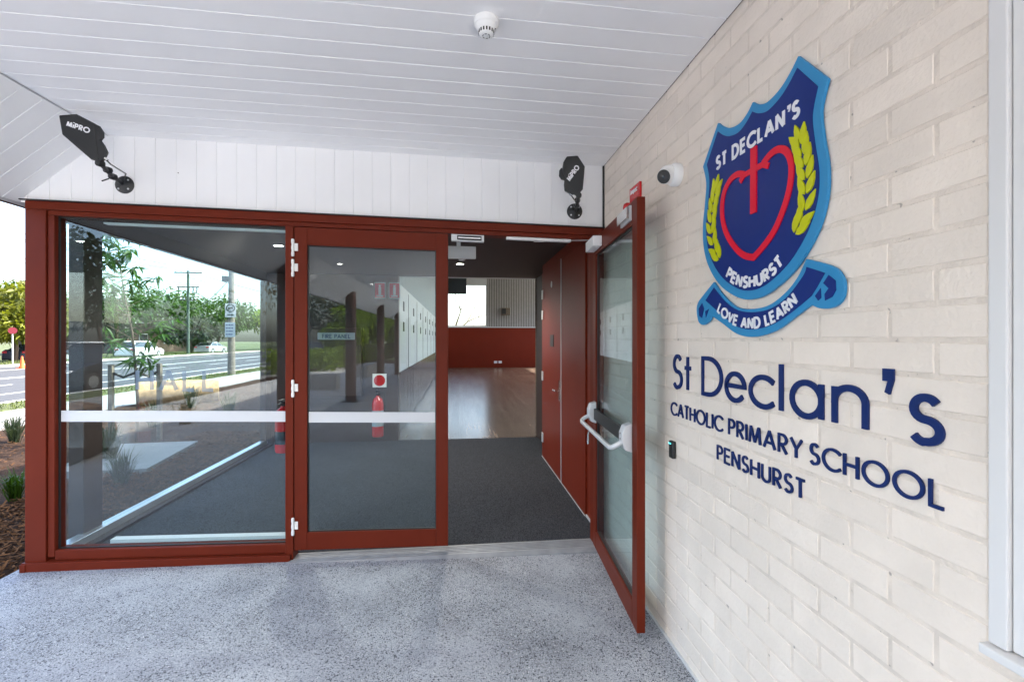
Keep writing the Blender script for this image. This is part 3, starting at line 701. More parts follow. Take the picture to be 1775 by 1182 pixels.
# ------------------------------------------------------------------ vegetation
def leaf(mb, o, d, up, l, wd):
    d = d.normalized(); s = d.cross(up)
    if s.length < .05: s = d.cross(Vector((1, .3, .2)))
    s.normalize(); n = s.cross(d); droop = -.18*l
    mb.add([o, o+d*l*.45+s*wd/2+n*.0, o+d*l+Vector((0,0,droop)), o+d*l*.45-s*wd/2], [(0,1,2,3)])
def rdir(r, zmin=-1):
    while True:
        v = Vector((r.uniform(-1,1), r.uniform(-1,1), r.uniform(zmin,1)))
        if .05 < v.length < 1: return v.normalized()
def tree(name, label, cat, x, y, h, rad, m, seed, trunk=.16, base=.3, nclump=46, per=95, ls=.22, group=None, z0=GZ, flat=.75, bark='bark'):
    r = random.Random(seed); t = thing(name, label, cat, (x, y, z0), group)
    mb = MB(); hb = h*base; top = Vector((x+r.uniform(-.1,.1)*h, y+r.uniform(-.1,.1)*h, z0+h*.78))
    p0 = Vector((x, y, z0-.1)); pts = [p0, Vector((x+r.uniform(-.02,.02)*h, y, z0+hb*.5)), Vector((x+r.uniform(-.03,.03)*h, y+r.uniform(-.03,.03)*h, z0+hb)), top]
    mb.tube(pts, [trunk, trunk*.8, trunk*.65, trunk*.12], 8)
    cen = Vector((x, y, z0+hb+(h-hb)*.5)); ax = Vector((rad, rad, (h-hb)*.5))
    fm = MB()
    for i in range(nclump):
        d = rdir(r, -.8); k = r.uniform(.35, 1.0)**.6; c = cen+Vector((d.x*ax.x, d.y*ax.y, d.z*ax.z))*k*r.uniform(.8, 1.08)
        if i < 16:
            st = pts[2].lerp(top, r.uniform(0, .6)); mid = st.lerp(c, .5)+Vector((0,0,.06*h))
            mb.tube([st, mid, c], [trunk*.32, trunk*.2, trunk*.05], 5, cap=False)
        cr = rad*r.uniform(.2, .38)
        for j in range(per):
            e = rdir(r); q = c+Vector((e.x, e.y, e.z*flat))*cr*r.uniform(.3, 1.05)
            leaf(fm, q, (e+rdir(r)*.9+Vector((0,0,-.25))), rdir(r), ls*r.uniform(.7, 1.4), ls*r.uniform(.35, .6))
    obj('trunk', mb, bark, t, smooth=True); obj('crown', fm, m, t)
    return t
# street trees across the road
G = 'trees across the road'
for i, (x, y, h, rd, mm, lb) in enumerate((
    (-33.5, 39.5, 5.6, 3.2, 'leafyel', 'yellow-green street tree beyond the traffic cones and red sign'),
    (-40, 66, 8.4, 5.8, 'leafgrn', 'broad green tree behind the power pole across the road'),
    (-36, 75, 7.8, 5.2, 'leafgrn', 'round green tree right of the power pole across the road'),
    (-29, 82, 7.6, 5.0, 'leafhedge', 'light green tree behind the sign pole across the road'),
    (-24.5, 90, 6.6, 4.6, 'leafgrn', 'green tree at the right end of the far tree row'),
    (-47, 57, 8.0, 4.6, 'leafgrn', 'green tree standing behind the grey roofed house'),
    (-35.5, 50, 5.6, 3.0, 'leafdark', 'dark green tree in front of the grey roofed house'),
    (-33, 62, 4.4, 3.0, 'leafgrey', 'low grey-green shrub tree at the foot of the power pole'),
    (-37, 24, 6.5, 3.8, 'leafgrn', 'green tree across the road level with the porch end'),
    (-41, 12, 7.5, 4.4, 'leafgrey', 'grey-green tree across the road beside the porch'),
    (-36, 1, 6.0, 3.4, 'leafyel', 'yellow-green tree across the road opposite the porch columns'),
    (-46, 44, 8.5, 4.8, 'leafyel', 'tall yellow-green tree beyond the house row behind the parked cars'))):
    tree('street_tree', lb, 'tree', x, y, h, rd, mm, 20+i, trunk=.2, base=.28, nclump=60, per=105, ls=.46, group=G)
# trees and shrubs behind the camera (they show in the glass)
G = 'trees behind the porch'
for i, (x, y, h, rd, mm, lb) in enumerate((
    (-33.5, -34, 13, 5.5, 'leafdark', 'tall dark evergreen tree mirrored in the left end of the window'),
    (-40, -50, 14, 6.5, 'leafdark', 'tall dark tree farther along the road, mirrored in the window'),
    (-18.5, -62, 9, 5.0, 'leafdark', 'dark pine-like tree mirrored in the door glass left side'),
    (-27, -95, 22, 13, 'leaftan', 'big tan-leaved tree on the far rise mirrored in the door'),
    (-13, -82, 18, 10, 'leaftan', 'olive tan tree behind the hedge mirrored in the door'),
    (-9.5, -44, 5.2, 2.2, 'leafhedge', 'bright green tree beside the far end of the porch'),
    (-7.4, -24, 3.6, 1.2, 'leafhedge', 'bright green bushy tree beside the porch columns'),
    (-8, -52, 9, 4.0, 'leafdark', 'dark green tree beyond the far porch end'),
    (-5.5, -40, 4.2, 1.6, 'leafhedge', 'light green tree close to the last porch columns'))):
    tree('garden_tree', lb, 'tree', x, y, h, rd, mm, 60+i, trunk=.22, base=.2, nclump=46, per=75, ls=.38*(1 if h < 12 else 1.6), group=G)
t = tree('garden_tree', 'slim shrub tree with narrow leaves mirrored beside the first porch column', 'tree', -6.6, -5.2, 3.6, .9, 'leafsap', 81, trunk=.04, base=.15, nclump=26, per=50, ls=.16, group=G)
# sapling outside the lobby window
def sapling(x, y, h, seed):
    r = random.Random(seed); t = thing('sapling', 'young sapling with long drooping leaves tied between two stakes outside lobby', 'tree', (x, y, -.08))
    mb = MB(); fm = MB(); ln = Vector((-.17, -.1, 0))
    trunk = [Vector((x, y, -.1)), Vector((x+.02, y, .5)), Vector((x-.02, y+.01, 1.1)), Vector((x-.05, y-.02, 1.7)), Vector((x-.14, y-.03, 2.2)), Vector((x-.22, y-.05, 2.8)), Vector((x-.26, y-.05, h))]
    mb.tube(trunk, [.026, .023, .02, .017, .013, .009, .004], 7)
    for i in range(46):
        k = r.uniform(.06, 1)**.8; z = .5+k*(h-.55); 
        for a, b2 in zip(trunk, trunk[1:]):
            if a.z <= z <= b2.z: st = a.lerp(b2, (z-a.z)/(b2.z-a.z))
        an = r.uniform(0, 2*PI); ln_ = r.uniform(.4, .95)*(1.1-.55*k) if z > 1.3 else r.uniform(.15, .4)
        d = Vector((math.cos(an), math.sin(an), r.uniform(.25, .8))).normalized(); en = st+d*ln_
        mb.tube([st, st.lerp(en, .5)+Vector((0,0,.04)), en], [.006, .004, .002], 5, cap=False)
        for j in range(r.randint(9, 15)):
            q = st.lerp(en, r.uniform(.45, 1.05)); e = Vector((r.uniform(-1,1), r.uniform(-1,1), r.uniform(-1.0, .25)))
            leaf(fm, q, e, Vector((r.uniform(-.4,.4), r.uniform(-.4,.4), 1)), r.uniform(.16, .30), r.uniform(.04, .065))
    obj('trunk', mb, 'bark', t, smooth=True); obj('crown', fm, 'leafsap', t)
sapling(-5.25, 8.3, 3.45, 12)
def stake(x, y, tx, ty, label):
    t = thing('garden_stake', label, 'stake', (x, y, -.1), 'stakes holding the sapling')
    obj('post', MB().box(x-.03, x+.03, y-.03, y+.03, -.15, 1.2), 'stake', t)
    obj('strap', MB().tube([(x, y, 1.08), ((x+tx)/2, (y+ty)/2, .99), (tx, ty, 1.06)], .022, 6), 'strap', t)
stake(-5.53, 8.15, -5.27, 8.3, 'weathered timber stake on the road side of the sapling')
stake(-4.99, 8.45, -5.23, 8.3, 'weathered timber stake on the building side of the sapling')
# tufts of strappy grass in the mulch
def tuft(x, y, h, n, m, seed, label):
    r = random.Random(seed); mb = MB()
    for i in range(n):
        a = r.uniform(0, 2*PI); rr = r.uniform(.1, .8)*h; hh = h*r.uniform(.6, 1.1); o = Vector((x+r.uniform(-.05,.05)*h*2, y+r.uniform(-.05,.05)*h*2, -.1)); dx = Vector((math.cos(a), math.sin(a), 0)); s = Vector((-dx.y, dx.x, 0))*.006
        m1 = o+dx*rr*.45+Vector((0,0,hh*.75)); e = o+dx*rr+Vector((0,0,hh*.72 if r.random() < .6 else hh))
        mb.add([o-s, o+s, m1+s*.9, m1-s*.9, e], [(0,1,2,3), (3,2,4)])
    o = obj('grass_tuft', mb, m); tag(o, label, 'plant', 'strappy plants in the mulch bed'); return o
for i, (x, y, h, m, lb) in enumerate((
    (-4.62, 5.45, .36, 'leafgrn', 'dark green tuft in the mulch next to the corner post'),
    (-7.3, 8.6, .5, 'leafgrey', 'grey-green tuft beside the footpath edge of the bed'),
    (-4.75, 7.0, .62, 'leafgrey', 'thin strappy tuft growing through the concrete pad edge'),
    (-3.9, 5.9, .42, 'leafgrey', 'grey strappy tuft in front of the concrete pad'),
    (-5.9, 9.8, .55, 'leafgrey', 'grey-green tuft beside the staked sapling'),
    (-4.9, 10.6, .6, 'leafgrn', 'green tuft behind the staked sapling'),
    (-6.6, 12.4, .6, 'leafgrey', 'grey tuft close to the footpath end of the bed'),
    (-5.4, 14.5, .7, 'leafgrn', 'green tuft far along the mulch bed'),
    (-4.3, 2.2, .5, 'leafgrn', 'green tuft mirrored low in the window'),
    (-5.2, -2.5, .6, 'leafgrn', 'green tuft behind the first porch column'))): tuft(x, y, h, 120, m, 300+i, lb)
# logs
def log(name, x, y, l, rad, rz, m, label):
    mb = MB(); r = random.Random(int(x*10)); d = Vector((math.cos(rz), math.sin(rz), 0)); n = 9; pts = [Vector((x, y, rad-.14))+d*(i/(n-1)-.5)*l for i in range(n)]
    mb.tube(pts, [rad*r.uniform(.93, 1.06) for _ in pts], 16); o = obj(name, mb, m, smooth=True); tag(o, label, 'log'); return o
log('garden_log', -7.35, 13.3, 1.75, .33, R(25), 'log', 'orange-brown cut log lying in the garden bed near the footpath')
log('garden_log', -5.35, .1, .9, .42, R(80), 'logdark', 'thick dark log beside the porch mirrored low in the window')

# ------------------------------------------------------------------ street furniture
def cone(x, y, label, first=[None]):
    if first[0] is None:
        t = thing('traffic_cone', label, 'traffic cone', (x, y, GZ-.12), 'orange cones along the far kerb')
        b = Vector((x, y, GZ-.12))
        obj('base', MB().box(x-.2, x+.2, y-.2, y+.2, b.z, b.z+.04), 'orange', t, bev=.01)
        obj('body', MB().lathe([(.15, .041), (.11, .25), (.045, .75), (.03, .76)], b), 'orange', t, smooth=True)
        obj('reflective_band', MB().lathe([(.1015, .30), (.0755, .50)], b), 'whitep', t)
        first[0] = t
    else: dup(first[0], (x, y, GZ-.12), 0, label)
cone(-27.0, 32.3, 'orange traffic cone nearest the corner post at the far kerb')
cone(-27.1, 33.6, 'orange traffic cone partly behind the corner post')
cone(-27.2, 38.5, 'orange traffic cone seen through the lobby side window')
def wires(pts_list, r, label, group):
    for a, b, sag, lb in pts_list:
        a, b = Vector(a), Vector(b); pts = [a.lerp(b, i/10)-Vector((0,0,sag*4*(i/10)*(1-i/10))) for i in range(11)]
        tag(obj('power_line', MB().tube(pts, r, 5), 'dark'), lb, 'cable', group)
def power_pole(x, y, h, m, label, arms=True):
    t = thing('power_pole', label, 'power pole', (x, y, GZ)); b = Vector((x, y, GZ))
    obj('pole', MB().tube([b, b+Vector((0,0,h))], [.17, .12], 10), m, t, smooth=True)
    if arms:
        for z, l in ((h-.25, 1.5), (h-1.9, 1.2), (h-3.4, .9)):
            a = obj('crossarm', MB().box(x-l, x+l, y-.06, y+.06, GZ+z-.06, GZ+z+.06), 'pole', t)
            for k in (-.9, -.45, .45, .9): obj('insulator', MB().lathe([(.03, 0), (.06, .05), (.05, .14), (.02, .2)], (x+k*l, y, GZ+z+.061), n=8), 'rim', a)
        for k in (.55, .95, -1.0): obj('fuse_holder', MB().tube([(x+k, y-.1, GZ+h-2.6), (x+k+.08, y-.15, GZ+h-2.1), (x+k, y-.1, GZ+h-1.96)], .05, 6), 'dark', t)
    return t
power_pole(-30.9, 57.5, 9.6, 'green', 'timber power pole with crossarms across the road, seen through window')
power_pole(-31.5, -40, 9.6, 'pole', 'timber power pole behind the porch far along the road')
Wl = []
for k, (dx, z) in enumerate(((-1.3, 9.45), (-.6, 9.45), (1.3, 9.45), (-1.0, 7.8), (1.0, 7.8), (.6, 6.3))):
    Wl.append(((-30.9+dx, 57.5, z), (-31.5+dx, -40, z+.1), .9, ('overhead line at the outer end of the top crossarm', 'overhead line next to the pole on the top crossarm', 'overhead line at the road end of the top crossarm', 'overhead line at the outer end of the middle crossarm', 'overhead line at the road end of the middle crossarm', 'overhead line on the lowest crossarm')[k]))
wires(Wl, .022, '', 'parallel overhead lines along the far side of the road')
wires([((-30.9+k, 57.5, 9.4-abs(k)*.3), (-28+k, 110, 9.2), .6, 'overhead line running on beyond the crossarm pole, '+lb) for k, lb in ((-1.2, 'outermost'), (0, 'in the middle'), (1.2, 'nearest the road'))], .025, '', 'overhead lines beyond the crossarm pole')
# sign pole on the near verge
sp = power_pole(-10.85, 23.8, 5.2, 'pole', 'weathered timber pole on the near verge carrying two street signs', arms=False)
obj('pole_box', MB().box(-11.2, -10.98, 23.6, 23.85, 4.35, 4.62), 'dark', sp)
wires([((-11.05, 23.75, 4.3), (-30.9, 57.5, 5.2), .5, 'single service cable slung from the sign pole to the crossarm pole')], .02, '', None)
fx = Vector((.94, .34, 0)); fn = Vector((.34, -.94, 0))            # signs face back along the road, a little to the porch
def plate(name, label, c, wd_, ht, m, parent=None):
    c = Vector(c); o = obj(name, MB().prism([(-wd_/2, -ht/2), (wd_/2, -ht/2), (wd_/2, ht/2), (-wd_/2, ht/2)], c, fx, (0,0,1), fn, .012), m, parent)
    return o
s1 = thing('street_sign', 'white rectangular sign with struck-out circle and arrow on timber pole', 'street sign', (-10.80, 23.6, 2.98)); c = Vector((-10.80, 23.60, 2.98))
plate('sign_plate', '', c, .45, .66, 'signwhite', s1)
ring = [c+fn*.016+fx*(.17*math.cos(a*PI/12))+Vector((0,0,.11+.17*math.sin(a*PI/12))) for a in range(25)]
obj('ring', MB().tube(ring, .02, 6, cap=False), 'black', s1)
def sp2(u, v): return c+fn*.016+fx*u+Vector((0,0,v))
mb = MB(); mb.tube([sp2(-.12, .0), sp2(.12, .22)], .016, 6); mb.tube([sp2(-.11, .09), sp2(-.01, .135), sp2(.10, .09)], .032, 6); mb.tube([sp2(-.09, .115), sp2(.09, .115)], .022, 6)
obj('pictogram', mb, 'black', s1)
mb = MB(); mb.prism([(-.13, -.02), (.04, -.02), (.04, -.055), (.15, .0), (.04, .055), (.04, .02), (-.13, .02)], c+fn*.013+Vector((0,0,-.22)), fx, (0,0,1), fn, .003); obj('arrow', mb, 'black', s1)
s2 = thing('street_sign', 'pale blue-grey notice sign with four lines below the round sign', 'street sign', (-10.80, 23.6, 1.9)); c2 = Vector((-10.82, 23.60, 2.06))
plate('sign_plate', '', c2, .42, .70, 'signplate', s2)
mb = MB()
for i in range(4):
    x_ = -.17
    while x_ < .12:
        l = random.uniform(.03, .06); mb.prism([(x_, -.03), (x_+l, -.03), (x_+l, .03), (x_, .03)], c2+fn*.0125+Vector((0,0,.23-i*.15)), fx, (0,0,1), fn, .003); x_ += l+.025
obj('text_line', mb, 'navy', s2)
# red-topped sign, far verge
t = thing('street_sign', 'small red octagonal sign on a grey post under the yellow-green tree', 'street sign', (-30.6, 35.9, GZ)); b = Vector((-30.6, 35.9, GZ))
obj('post', MB().tube([b, b+Vector((0,0,2.4))], .035, 8), 'alup', t)
obj('sign_face', MB().prism([(.24*math.cos(R(22.5+45*k)), .24*math.sin(R(22.5+45*k))) for k in range(8)], b+Vector((.05, -.05, 2.3)), (.76, .65, 0), (0,0,1), (.65, -.76, 0), .015), 'signdark', t)
# street lamp
t = thing('street_lamp', 'street lamp with curved arm reaching over the road at far left', 'street lamp', (-33.4, 35.0, GZ)); b = Vector((-33.4, 35.0, GZ))
obj('post', MB().tube([b, b+Vector((0,0,8.6)), b+Vector((.3,.2,9.35)), b+Vector((1.2,.5,9.6))], [.1, .07, .05, .04], 8), 'alup', t, smooth=True)
obj('lamp_head', MB().lathe([(.05, 0), (.16, .12), (.17, .5), (.06, .8)], b+Vector((1.15, .5, 9.6)), (1, .35, -.05), 12), 'alup', t, smooth=True)

# ------------------------------------------------------------------ cars
def car(label, x, y, rz, paint, suv, group=None):
    t = thing('parked_car' if 'parked' in label else 'passing_car', label, 'car', (x, y, GZ-.12), group)
    H = 1.66 if suv else 1.45; Lh = 2.25; W = .9
    ca, sa = math.cos(rz), math.sin(rz)
    def Tm(a, b2, z): return (x+ca*a-sa*b2, y+sa*a+ca*b2, GZ-.12+z)
    def arch(cx, n=8): return [(cx-.40*math.cos(PI*i/n), .30+.40*math.sin(PI*i/n)) for i in range(n+1)]
    low = [(-Lh, .35), (-Lh+.05, .24)]+[(p, q) for p, q in arch(-1.38)]+[(p, q) for p, q in arch(1.38)]+[(Lh-.1, .24), (Lh, .42), (Lh-.03, .72), (Lh-.35, .88), (1.05, 1.0), (-Lh+.25, 1.04), (-Lh+.03, .92)]
    body = MB()
    k = len(low); secs = [(-W, .93, .0), (-W+.07, 1, .0), (W-.07, 1, 0), (W, .93, 0)]
    vs = []
    for b2, s_, _ in secs: vs += [Tm(p*(.985 if s_ < 1 else 1), b2, q if q < .6 else .6+(q-.6)*s_) for p, q in low]
    fs = [tuple(range(k)), tuple(range(3*k, 4*k))]+[(j*k+i, j*k+(i+1) % k, (j+1)*k+(i+1) % k, (j+1)*k+i) for j in range(3) for i in range(k)]
    body.add(vs, fs); obj('body', body, paint, t)
    rear = -Lh+.12 if suv else -1.75; rt = -1.75 if suv else -1.05
    cab = [(rear, 1.02), (rt, H-.06), (-.2, H), (.25, H-.04), (1.12, .98)]
    def cabin(shr, c_, dz, m, nm):
        mb = MB(); k = len(c_); vs = []
        for b2, ins in ((-1, 0), (1, 0)): vs += [Tm(p, b2*(W-.08-(q-1.0)*.32+dz), q) for p, q in c_]
        mb.add(vs, [tuple(range(k)), tuple(range(k, 2*k))]+[(i, (i+1) % k, k+(i+1) % k, k+i) for i in range(k)]); return obj(nm, mb, m, t)
    cabin(0, cab, 0, 'winglass', 'windows')
    cabin(0, [(rt-.06, H-.075), (rt, H-.04), (-.2, H+.02), (.27, H-.02), (.36, H-.09)], .012, paint, 'roof')
    mb = MB()
    for a0, a1 in (((rear-.02, 1.0), (rt-.04, H-.05)), ((1.14, .97), (.3, H-.04)), ((-.12, 1.0), (-.12, H-.02))):
        for sg in (-1, 1):
            mb.tube([Tm(a0[0], sg*(W-.075), a0[1]), Tm(a1[0], sg*(W-.08-(a1[1]-1)*.32), a1[1])], .04, 6)
    obj('pillar', mb, paint, t)
    for cx in (-1.38, 1.38):
        for sg in (-1, 1):
            o_ = Tm(cx, sg*(W-.20), .33); ax = Vector(Tm(cx, sg*(W+1), .33))-Vector(Tm(cx, 0, .33))
            wh = obj('wheel', MB().lathe([(.2, .0), (.32, .0), (.345, .04), (.345, .17), (.32, .205), (.22, .205)], o_, ax, 20), 'tyre', t, smooth=True)
            mb = MB().lathe([(.06, .19), (.2, .195), (.225, .208), (.225, .215), (.195, .212)], o_, ax, 20)
            obj('rim', mb, 'rim', wh)
    for sg in (-1, 1):
        obj('headlight', MB().prism([(-.2, 0), (.2, 0), (.18, .13), (-.2, .1)], Tm(Lh-.1, sg*.62, .68), (-sa, ca, 0), (0,0,1), (ca, sa, 0), .075), 'lamp', t, bev=.01)
        obj('tail_light', MB().prism([(-.16, 0), (.16, 0), (.16, .16), (-.16, .16)], Tm(-Lh+.12, sg*.68, .76), (-sa, ca, 0), (0,0,1), (-ca, -sa, 0), .11), 'taillamp', t, bev=.01)
    obj('number_plate', MB().prism([(-.19, 0), (.19, 0), (.19, .1), (-.19, .1)], Tm(Lh-.005, 0, .45), (-sa, ca, 0), (0,0,1), (ca, sa, 0), .01), 'whitep', t)
    for sg in (-1, 1): obj('mirror', MB().prism([(-.05, 0), (.05, 0), (.06, .12), (-.06, .12)], Tm(.85, sg*.88, .98), (ca, sa, 0), (0,0,1), (-sa*sg, ca*sg, 0), .16), paint, t, bev=.01)
    return t
car('dark grey passing car on the road mirrored in the window', -13.7, -12.3, R(90), 'cardark', True)
car('white passing car in the far lane mirrored in the window', -26.2, -29.5, R(-90), 'carwhite', True)
car('white parked car with dark wheel arches across the road behind sapling', -31.6, 50.5, R(90), 'carwhite', True, 'cars parked across the road')
car('silver parked car farthest right across the road near the power pole', -31.4, 63.5, R(90), 'carsilver', False, 'cars parked across the road')
car('white parked car under the yellow-green tree', -36, 37.5, R(40), 'carwhite', False, 'cars parked across the road')
car('dark parked car just behind the traffic cones', -33.6, 41.8, R(90), 'cardark', False, 'cars parked across the road')
car('dark parked car beyond the planter blocks mirrored in the door', -10.1, -26.5, R(75), 'cardark', True)

# ------------------------------------------------------------------ houses
def house(label, x, y, wd_, dp, h, roofh, wall, roof, ry=0):
    t = thing('house', label, 'house', (x, y, GZ))
    obj('wall', MB().box(x-dp/2, x+dp/2, y-wd_/2, y+wd_/2, GZ, h), wall, t)
    o = .5; a = [(x-dp/2-o, y-wd_/2-o, h), (x+dp/2+o, y-wd_/2-o, h), (x+dp/2+o, y+wd_/2+o, h), (x-dp/2-o, y+wd_/2+o, h)]
    rg = min(dp, wd_)/2; b = [(x, y-wd_/2+rg*.6, h+roofh), (x, y+wd_/2-rg*.6, h+roofh)]
    obj('roof', MB().add(a+b, [(0,3,2,1), (1,2,5,4), (3,0,4,5), (0,1,4), (2,3,5)]), roof, t)
    for k in range(3):
        yy = y-wd_*.32+k*wd_*.3
        wn_ = obj('window', MB().box(x+dp/2, x+dp/2+.05, yy-.8, yy+.8, 1.0, 2.3).box(x-dp/2-.05, x-dp/2, yy-.8, yy+.8, 1.0, 2.3), 'white', t)
        obj('pane', MB().box(x+dp/2+.051, x+dp/2+.06, yy-.7, yy+.7, 1.1, 2.2), 'winglass', wn_)
    obj('gutter', MB().box(x+dp/2+.5, x+dp/2+.62, y-wd_/2-.5, y+wd_/2+.5, h-.06, h+.06), 'white', t)
    return t
house('grey roofed brick house across the road behind the sapling', -45, 68, 16, 12, 3.6, 2.4, 'housebrick', 'rooftile')
house('brown roofed pale house far right beyond the sign pole', -27, 96, 10, 9, 2.6, 1.9, 'render', 'rooftile2')
house('pale rendered house at far left behind the parked cars', -50, 36, 12, 9, 3.0, 2.0, 'render', 'rooftile')
house('white low building far behind the porch mirrored in the door', -15, -70, 12, 8, 4.0, 1.2, 'hallwhite', 'rooftile')

# ------------------------------------------------------------------ porch columns, planters, fence behind the camera
first = None
for i, y in enumerate((-.6, -5.1, -9.6, -14.1, -18.6, -23.1)):
    lb = ['brown porch column nearest the doors, mirrored right of the fixed window', 'second brown porch column from the doors, mirrored in door glass', 'third brown porch column from the doors, mirrored in door glass', 'fourth brown porch column from the doors', 'fifth brown porch column from the doors', 'last brown porch column at the far porch end'][i]
    if first is None:
        first = thing('porch_column', lb, 'column', (-2.70, y, .05), 'brown columns along the porch eave')
        obj('shaft', MB().lathe([(.13, 0), (.13, 2.75)], (-2.70, y, .045), n=24), 'brown2', first, smooth=True)
        obj('base_plate', MB().box(-2.86, -2.54, y-.16, y+.16, .035, .055), 'brown2', first)
    else: dup(first, (-2.70, y, .05), 0, lb)
for i, (x, y, l, rz, lb) in enumerate(((-4.7, -8.7, 1.6, 0, 'short concrete planter block beside the second porch column'), (-4.1, -15, 3.2, R(90), 'long concrete planter wall beside the far porch columns'))):
    c_, s_ = abs(math.cos(rz)), abs(math.sin(rz)); o = obj('planter_block', MB().box(x-(l*c_+.5*s_)/2, x+(l*c_+.5*s_)/2, y-(l*s_+.5*c_)/2, y+(l*s_+.5*c_)/2, -.12, .48), 'kerb', bev=.015); tag(o, lb, 'planter')
mb = MB()
for k in range(60): mb.box(-6.02, -5.98, -42+k*.4, -41.96+k*.4, -.1, 1.25)
ff = thing('picket_fence', 'dark metal picket fence beside the far porch garden', 'fence', (-6, -30, -.1))
obj('picket', mb, 'dark', ff); obj('rail', MB().box(-6.015, -5.985, -42, -18.2, 1.1, 1.14).box(-6.015, -5.985, -42, -18.2, .1, .14), 'dark', ff)
def hedge(x0, x1, y0, y1, h, n, seed, label):
    r = random.Random(seed); fm = MB()
    for i in range(n):
        x, y, z = r.uniform(x0, x1), r.uniform(y0, y1), GZ+h*r.random()**.6; k = r.uniform(.8, 1.15); leaf(fm, Vector((x, y, z*k)), rdir(r), rdir(r), r.uniform(.12, .3), r.uniform(.07, .14))
    o = obj('hedge', fm, 'leafhedge'); tag(o, label, 'hedge')
hedge(-7.4, -6.2, -42, -17, 1.15, 7000, 5, 'bright green hedge behind the picket fence')
hedge(-9.2, -8.0, -22, -16, 1.1, 2500, 6, 'low green hedge between footpath and planter wall')

# ================================================================== FIXTURES
# ---- navy wall lettering: u runs along the wall towards the camera (-Y)
def WP(u0, z0): return lambda u, v, d: (WX-.001-d, u0-u, z0+v)
big = thing('wall_lettering', "large navy raised letters reading St Declan's on the brick wall", 'lettering', (WX, 1.65, 1.35))
CAPH, SW = .181, .0195
for ch, y0, y1 in (('S', 2.331, 2.228), ('t', 2.208, 2.133), ('D', 2.04, 1.868), ('e', 1.851, 1.705), ('c', 1.687, 1.541), ('l', 1.515, 1.490), ('a', 1.462, 1.315), ('n', 1.283, 1.157), ("'", 1.113, 1.082), ('s', 1.043, .957)):
    adv = GL[ch][0]; W_ = y0-y1; sx = (W_-SW)/adv if adv > .01 else 1
    if ch in 'Ss': sx = (W_-SW*.9)/(.46+.0) if ch == 'S' else (W_-SW*.9)/.37
    u0 = y0-SW/2 if ch not in 'Ss' else y0-SW*.3
    wd_ = SW*(1.25 if ch == "'" else 1); u0 = y0 if ch == "'" else u0
    obj('letter', glyph_mb(ch, WP(u0, 1.349), sx, CAPH, wd_, .007), 'navy', big)
def cap_line(name, label, words, z0, ht, sw):
    t = thing(name, label, 'lettering', (WX, words[0][1], z0))
    for wtxt, y0, y1 in words:
        lay, tot = text_layout(wtxt, sw/ht, .13)
        sx = (y0-y1-sw)/tot
        for ch, x in lay: obj('letter', glyph_mb(ch, WP(y0-sw/2-x*sx, z0), sx, ht, sw, .006), 'navy', t)
cap_line('wall_lettering', 'navy raised capitals reading CATHOLIC PRIMARY SCHOOL under the large name', (('CATHOLIC', 2.355, 1.867), ('PRIMARY', 1.826, 1.404), ('SCHOOL', 1.376, .955)), 1.209, .071, .0088)
cap_line('wall_lettering', 'navy raised capitals reading PENSHURST on the lowest line', (('PENSHURST', 1.912, 1.392),), 1.083, .068, .0088)

# ---- school crest. local (a, b): a to the right as seen, b up, metres; shield is symmetric about a = 0
YC = 1.650
def CP(a, b): return (YC-a, b)
cr = thing('school_crest', 'navy and light blue shield crest with red heart and yellow wheat', 'crest', (WX, YC, 2.1))
def smooth_poly(pts, n=6):
    out = []; k = len(pts)
    for i in range(k):
        p0, p1, p2, p3 = (Vector(pts[(i+j-1) % k][:2]) for j in range(4))
        sharp1 = len(pts[i]) > 2; sharp2 = len(pts[(i+1) % k]) > 2
        if sharp1: p0 = p1
        if sharp2: p3 = p2
        for s_ in range(n):
            t = s_/n; t2, t3 = t*t, t*t*t
            out.append(tuple(.5*((2*p1)+(p2-p0)*t+(2*p0-5*p1+4*p2-p3)*t2+(-p0+3*p1-3*p2+p3)*t3)))
    return out
def plate_c(name, poly, m, d0, d1, parent, bev=0):
    return obj(name, MB().prism(poly, (WX-d0, YC, 0), (0,-1,0), (0,0,1), (-1,0,0), d1-d0), m, parent, bev=bev)
half = [(0, 2.504, 1), (.035, 2.478), (.085, 2.462), (.15, 2.474), (.20, 2.502), (.238, 2.535, 1), (.362, 2.392, 1), (.335, 2.31), (.345, 2.22), (.363, 2.12), (.355, 2.02), (.31, 1.925), (.22, 1.835), (.10, 1.775), (0, 1.758)]
def sym(h):
    return h+[(-p[0],)+p[1:] for p in h[::-1] if p[0] > 1e-6]
shield = plate_c('shield_rim', smooth_poly(sym(half)), 'crestblue', .003, .0145, cr, bev=.002)
hin = [(0, 2.468, 1), (.04, 2.442), (.09, 2.428), (.15, 2.44), (.195, 2.464), (.236, 2.497, 1), (.325, 2.388, 1), (.303, 2.31), (.313, 2.22), (.330, 2.12), (.322, 2.035), (.282, 1.95), (.20, 1.866), (.09, 1.808), (0, 1.792)]
plate_c('shield_field', smooth_poly(sym(hin)), 'crestnavy', .0147, .0160, cr)
def ribbon(name, pts, w, m, d0, d1, parent, closed=False):
    Lp, Rp = stroke_faces(pts, w, closed); n = len(pts); mb = MB(); A = lambda q, d: (WX-d, YC-q.x, q.y)
    vs = [A(q, d1) for q in Lp]+[A(q, d1) for q in Rp]+[A(q, d0) for q in Lp]+[A(q, d0) for q in Rp]; fs = []
    for i in range(n if closed else n-1):
        j = (i+1) % n; fs += [(i, j, n+j, n+i), (i, 2*n+i, 2*n+j, j), (n+i, n+j, 3*n+j, 3*n+i)]
    if not closed: fs += [(0, n, 3*n, 2*n), (n-1, 3*n-1, 4*n-1, 2*n-1)]
    mb.add(vs, fs); return obj(name, mb, m, parent)
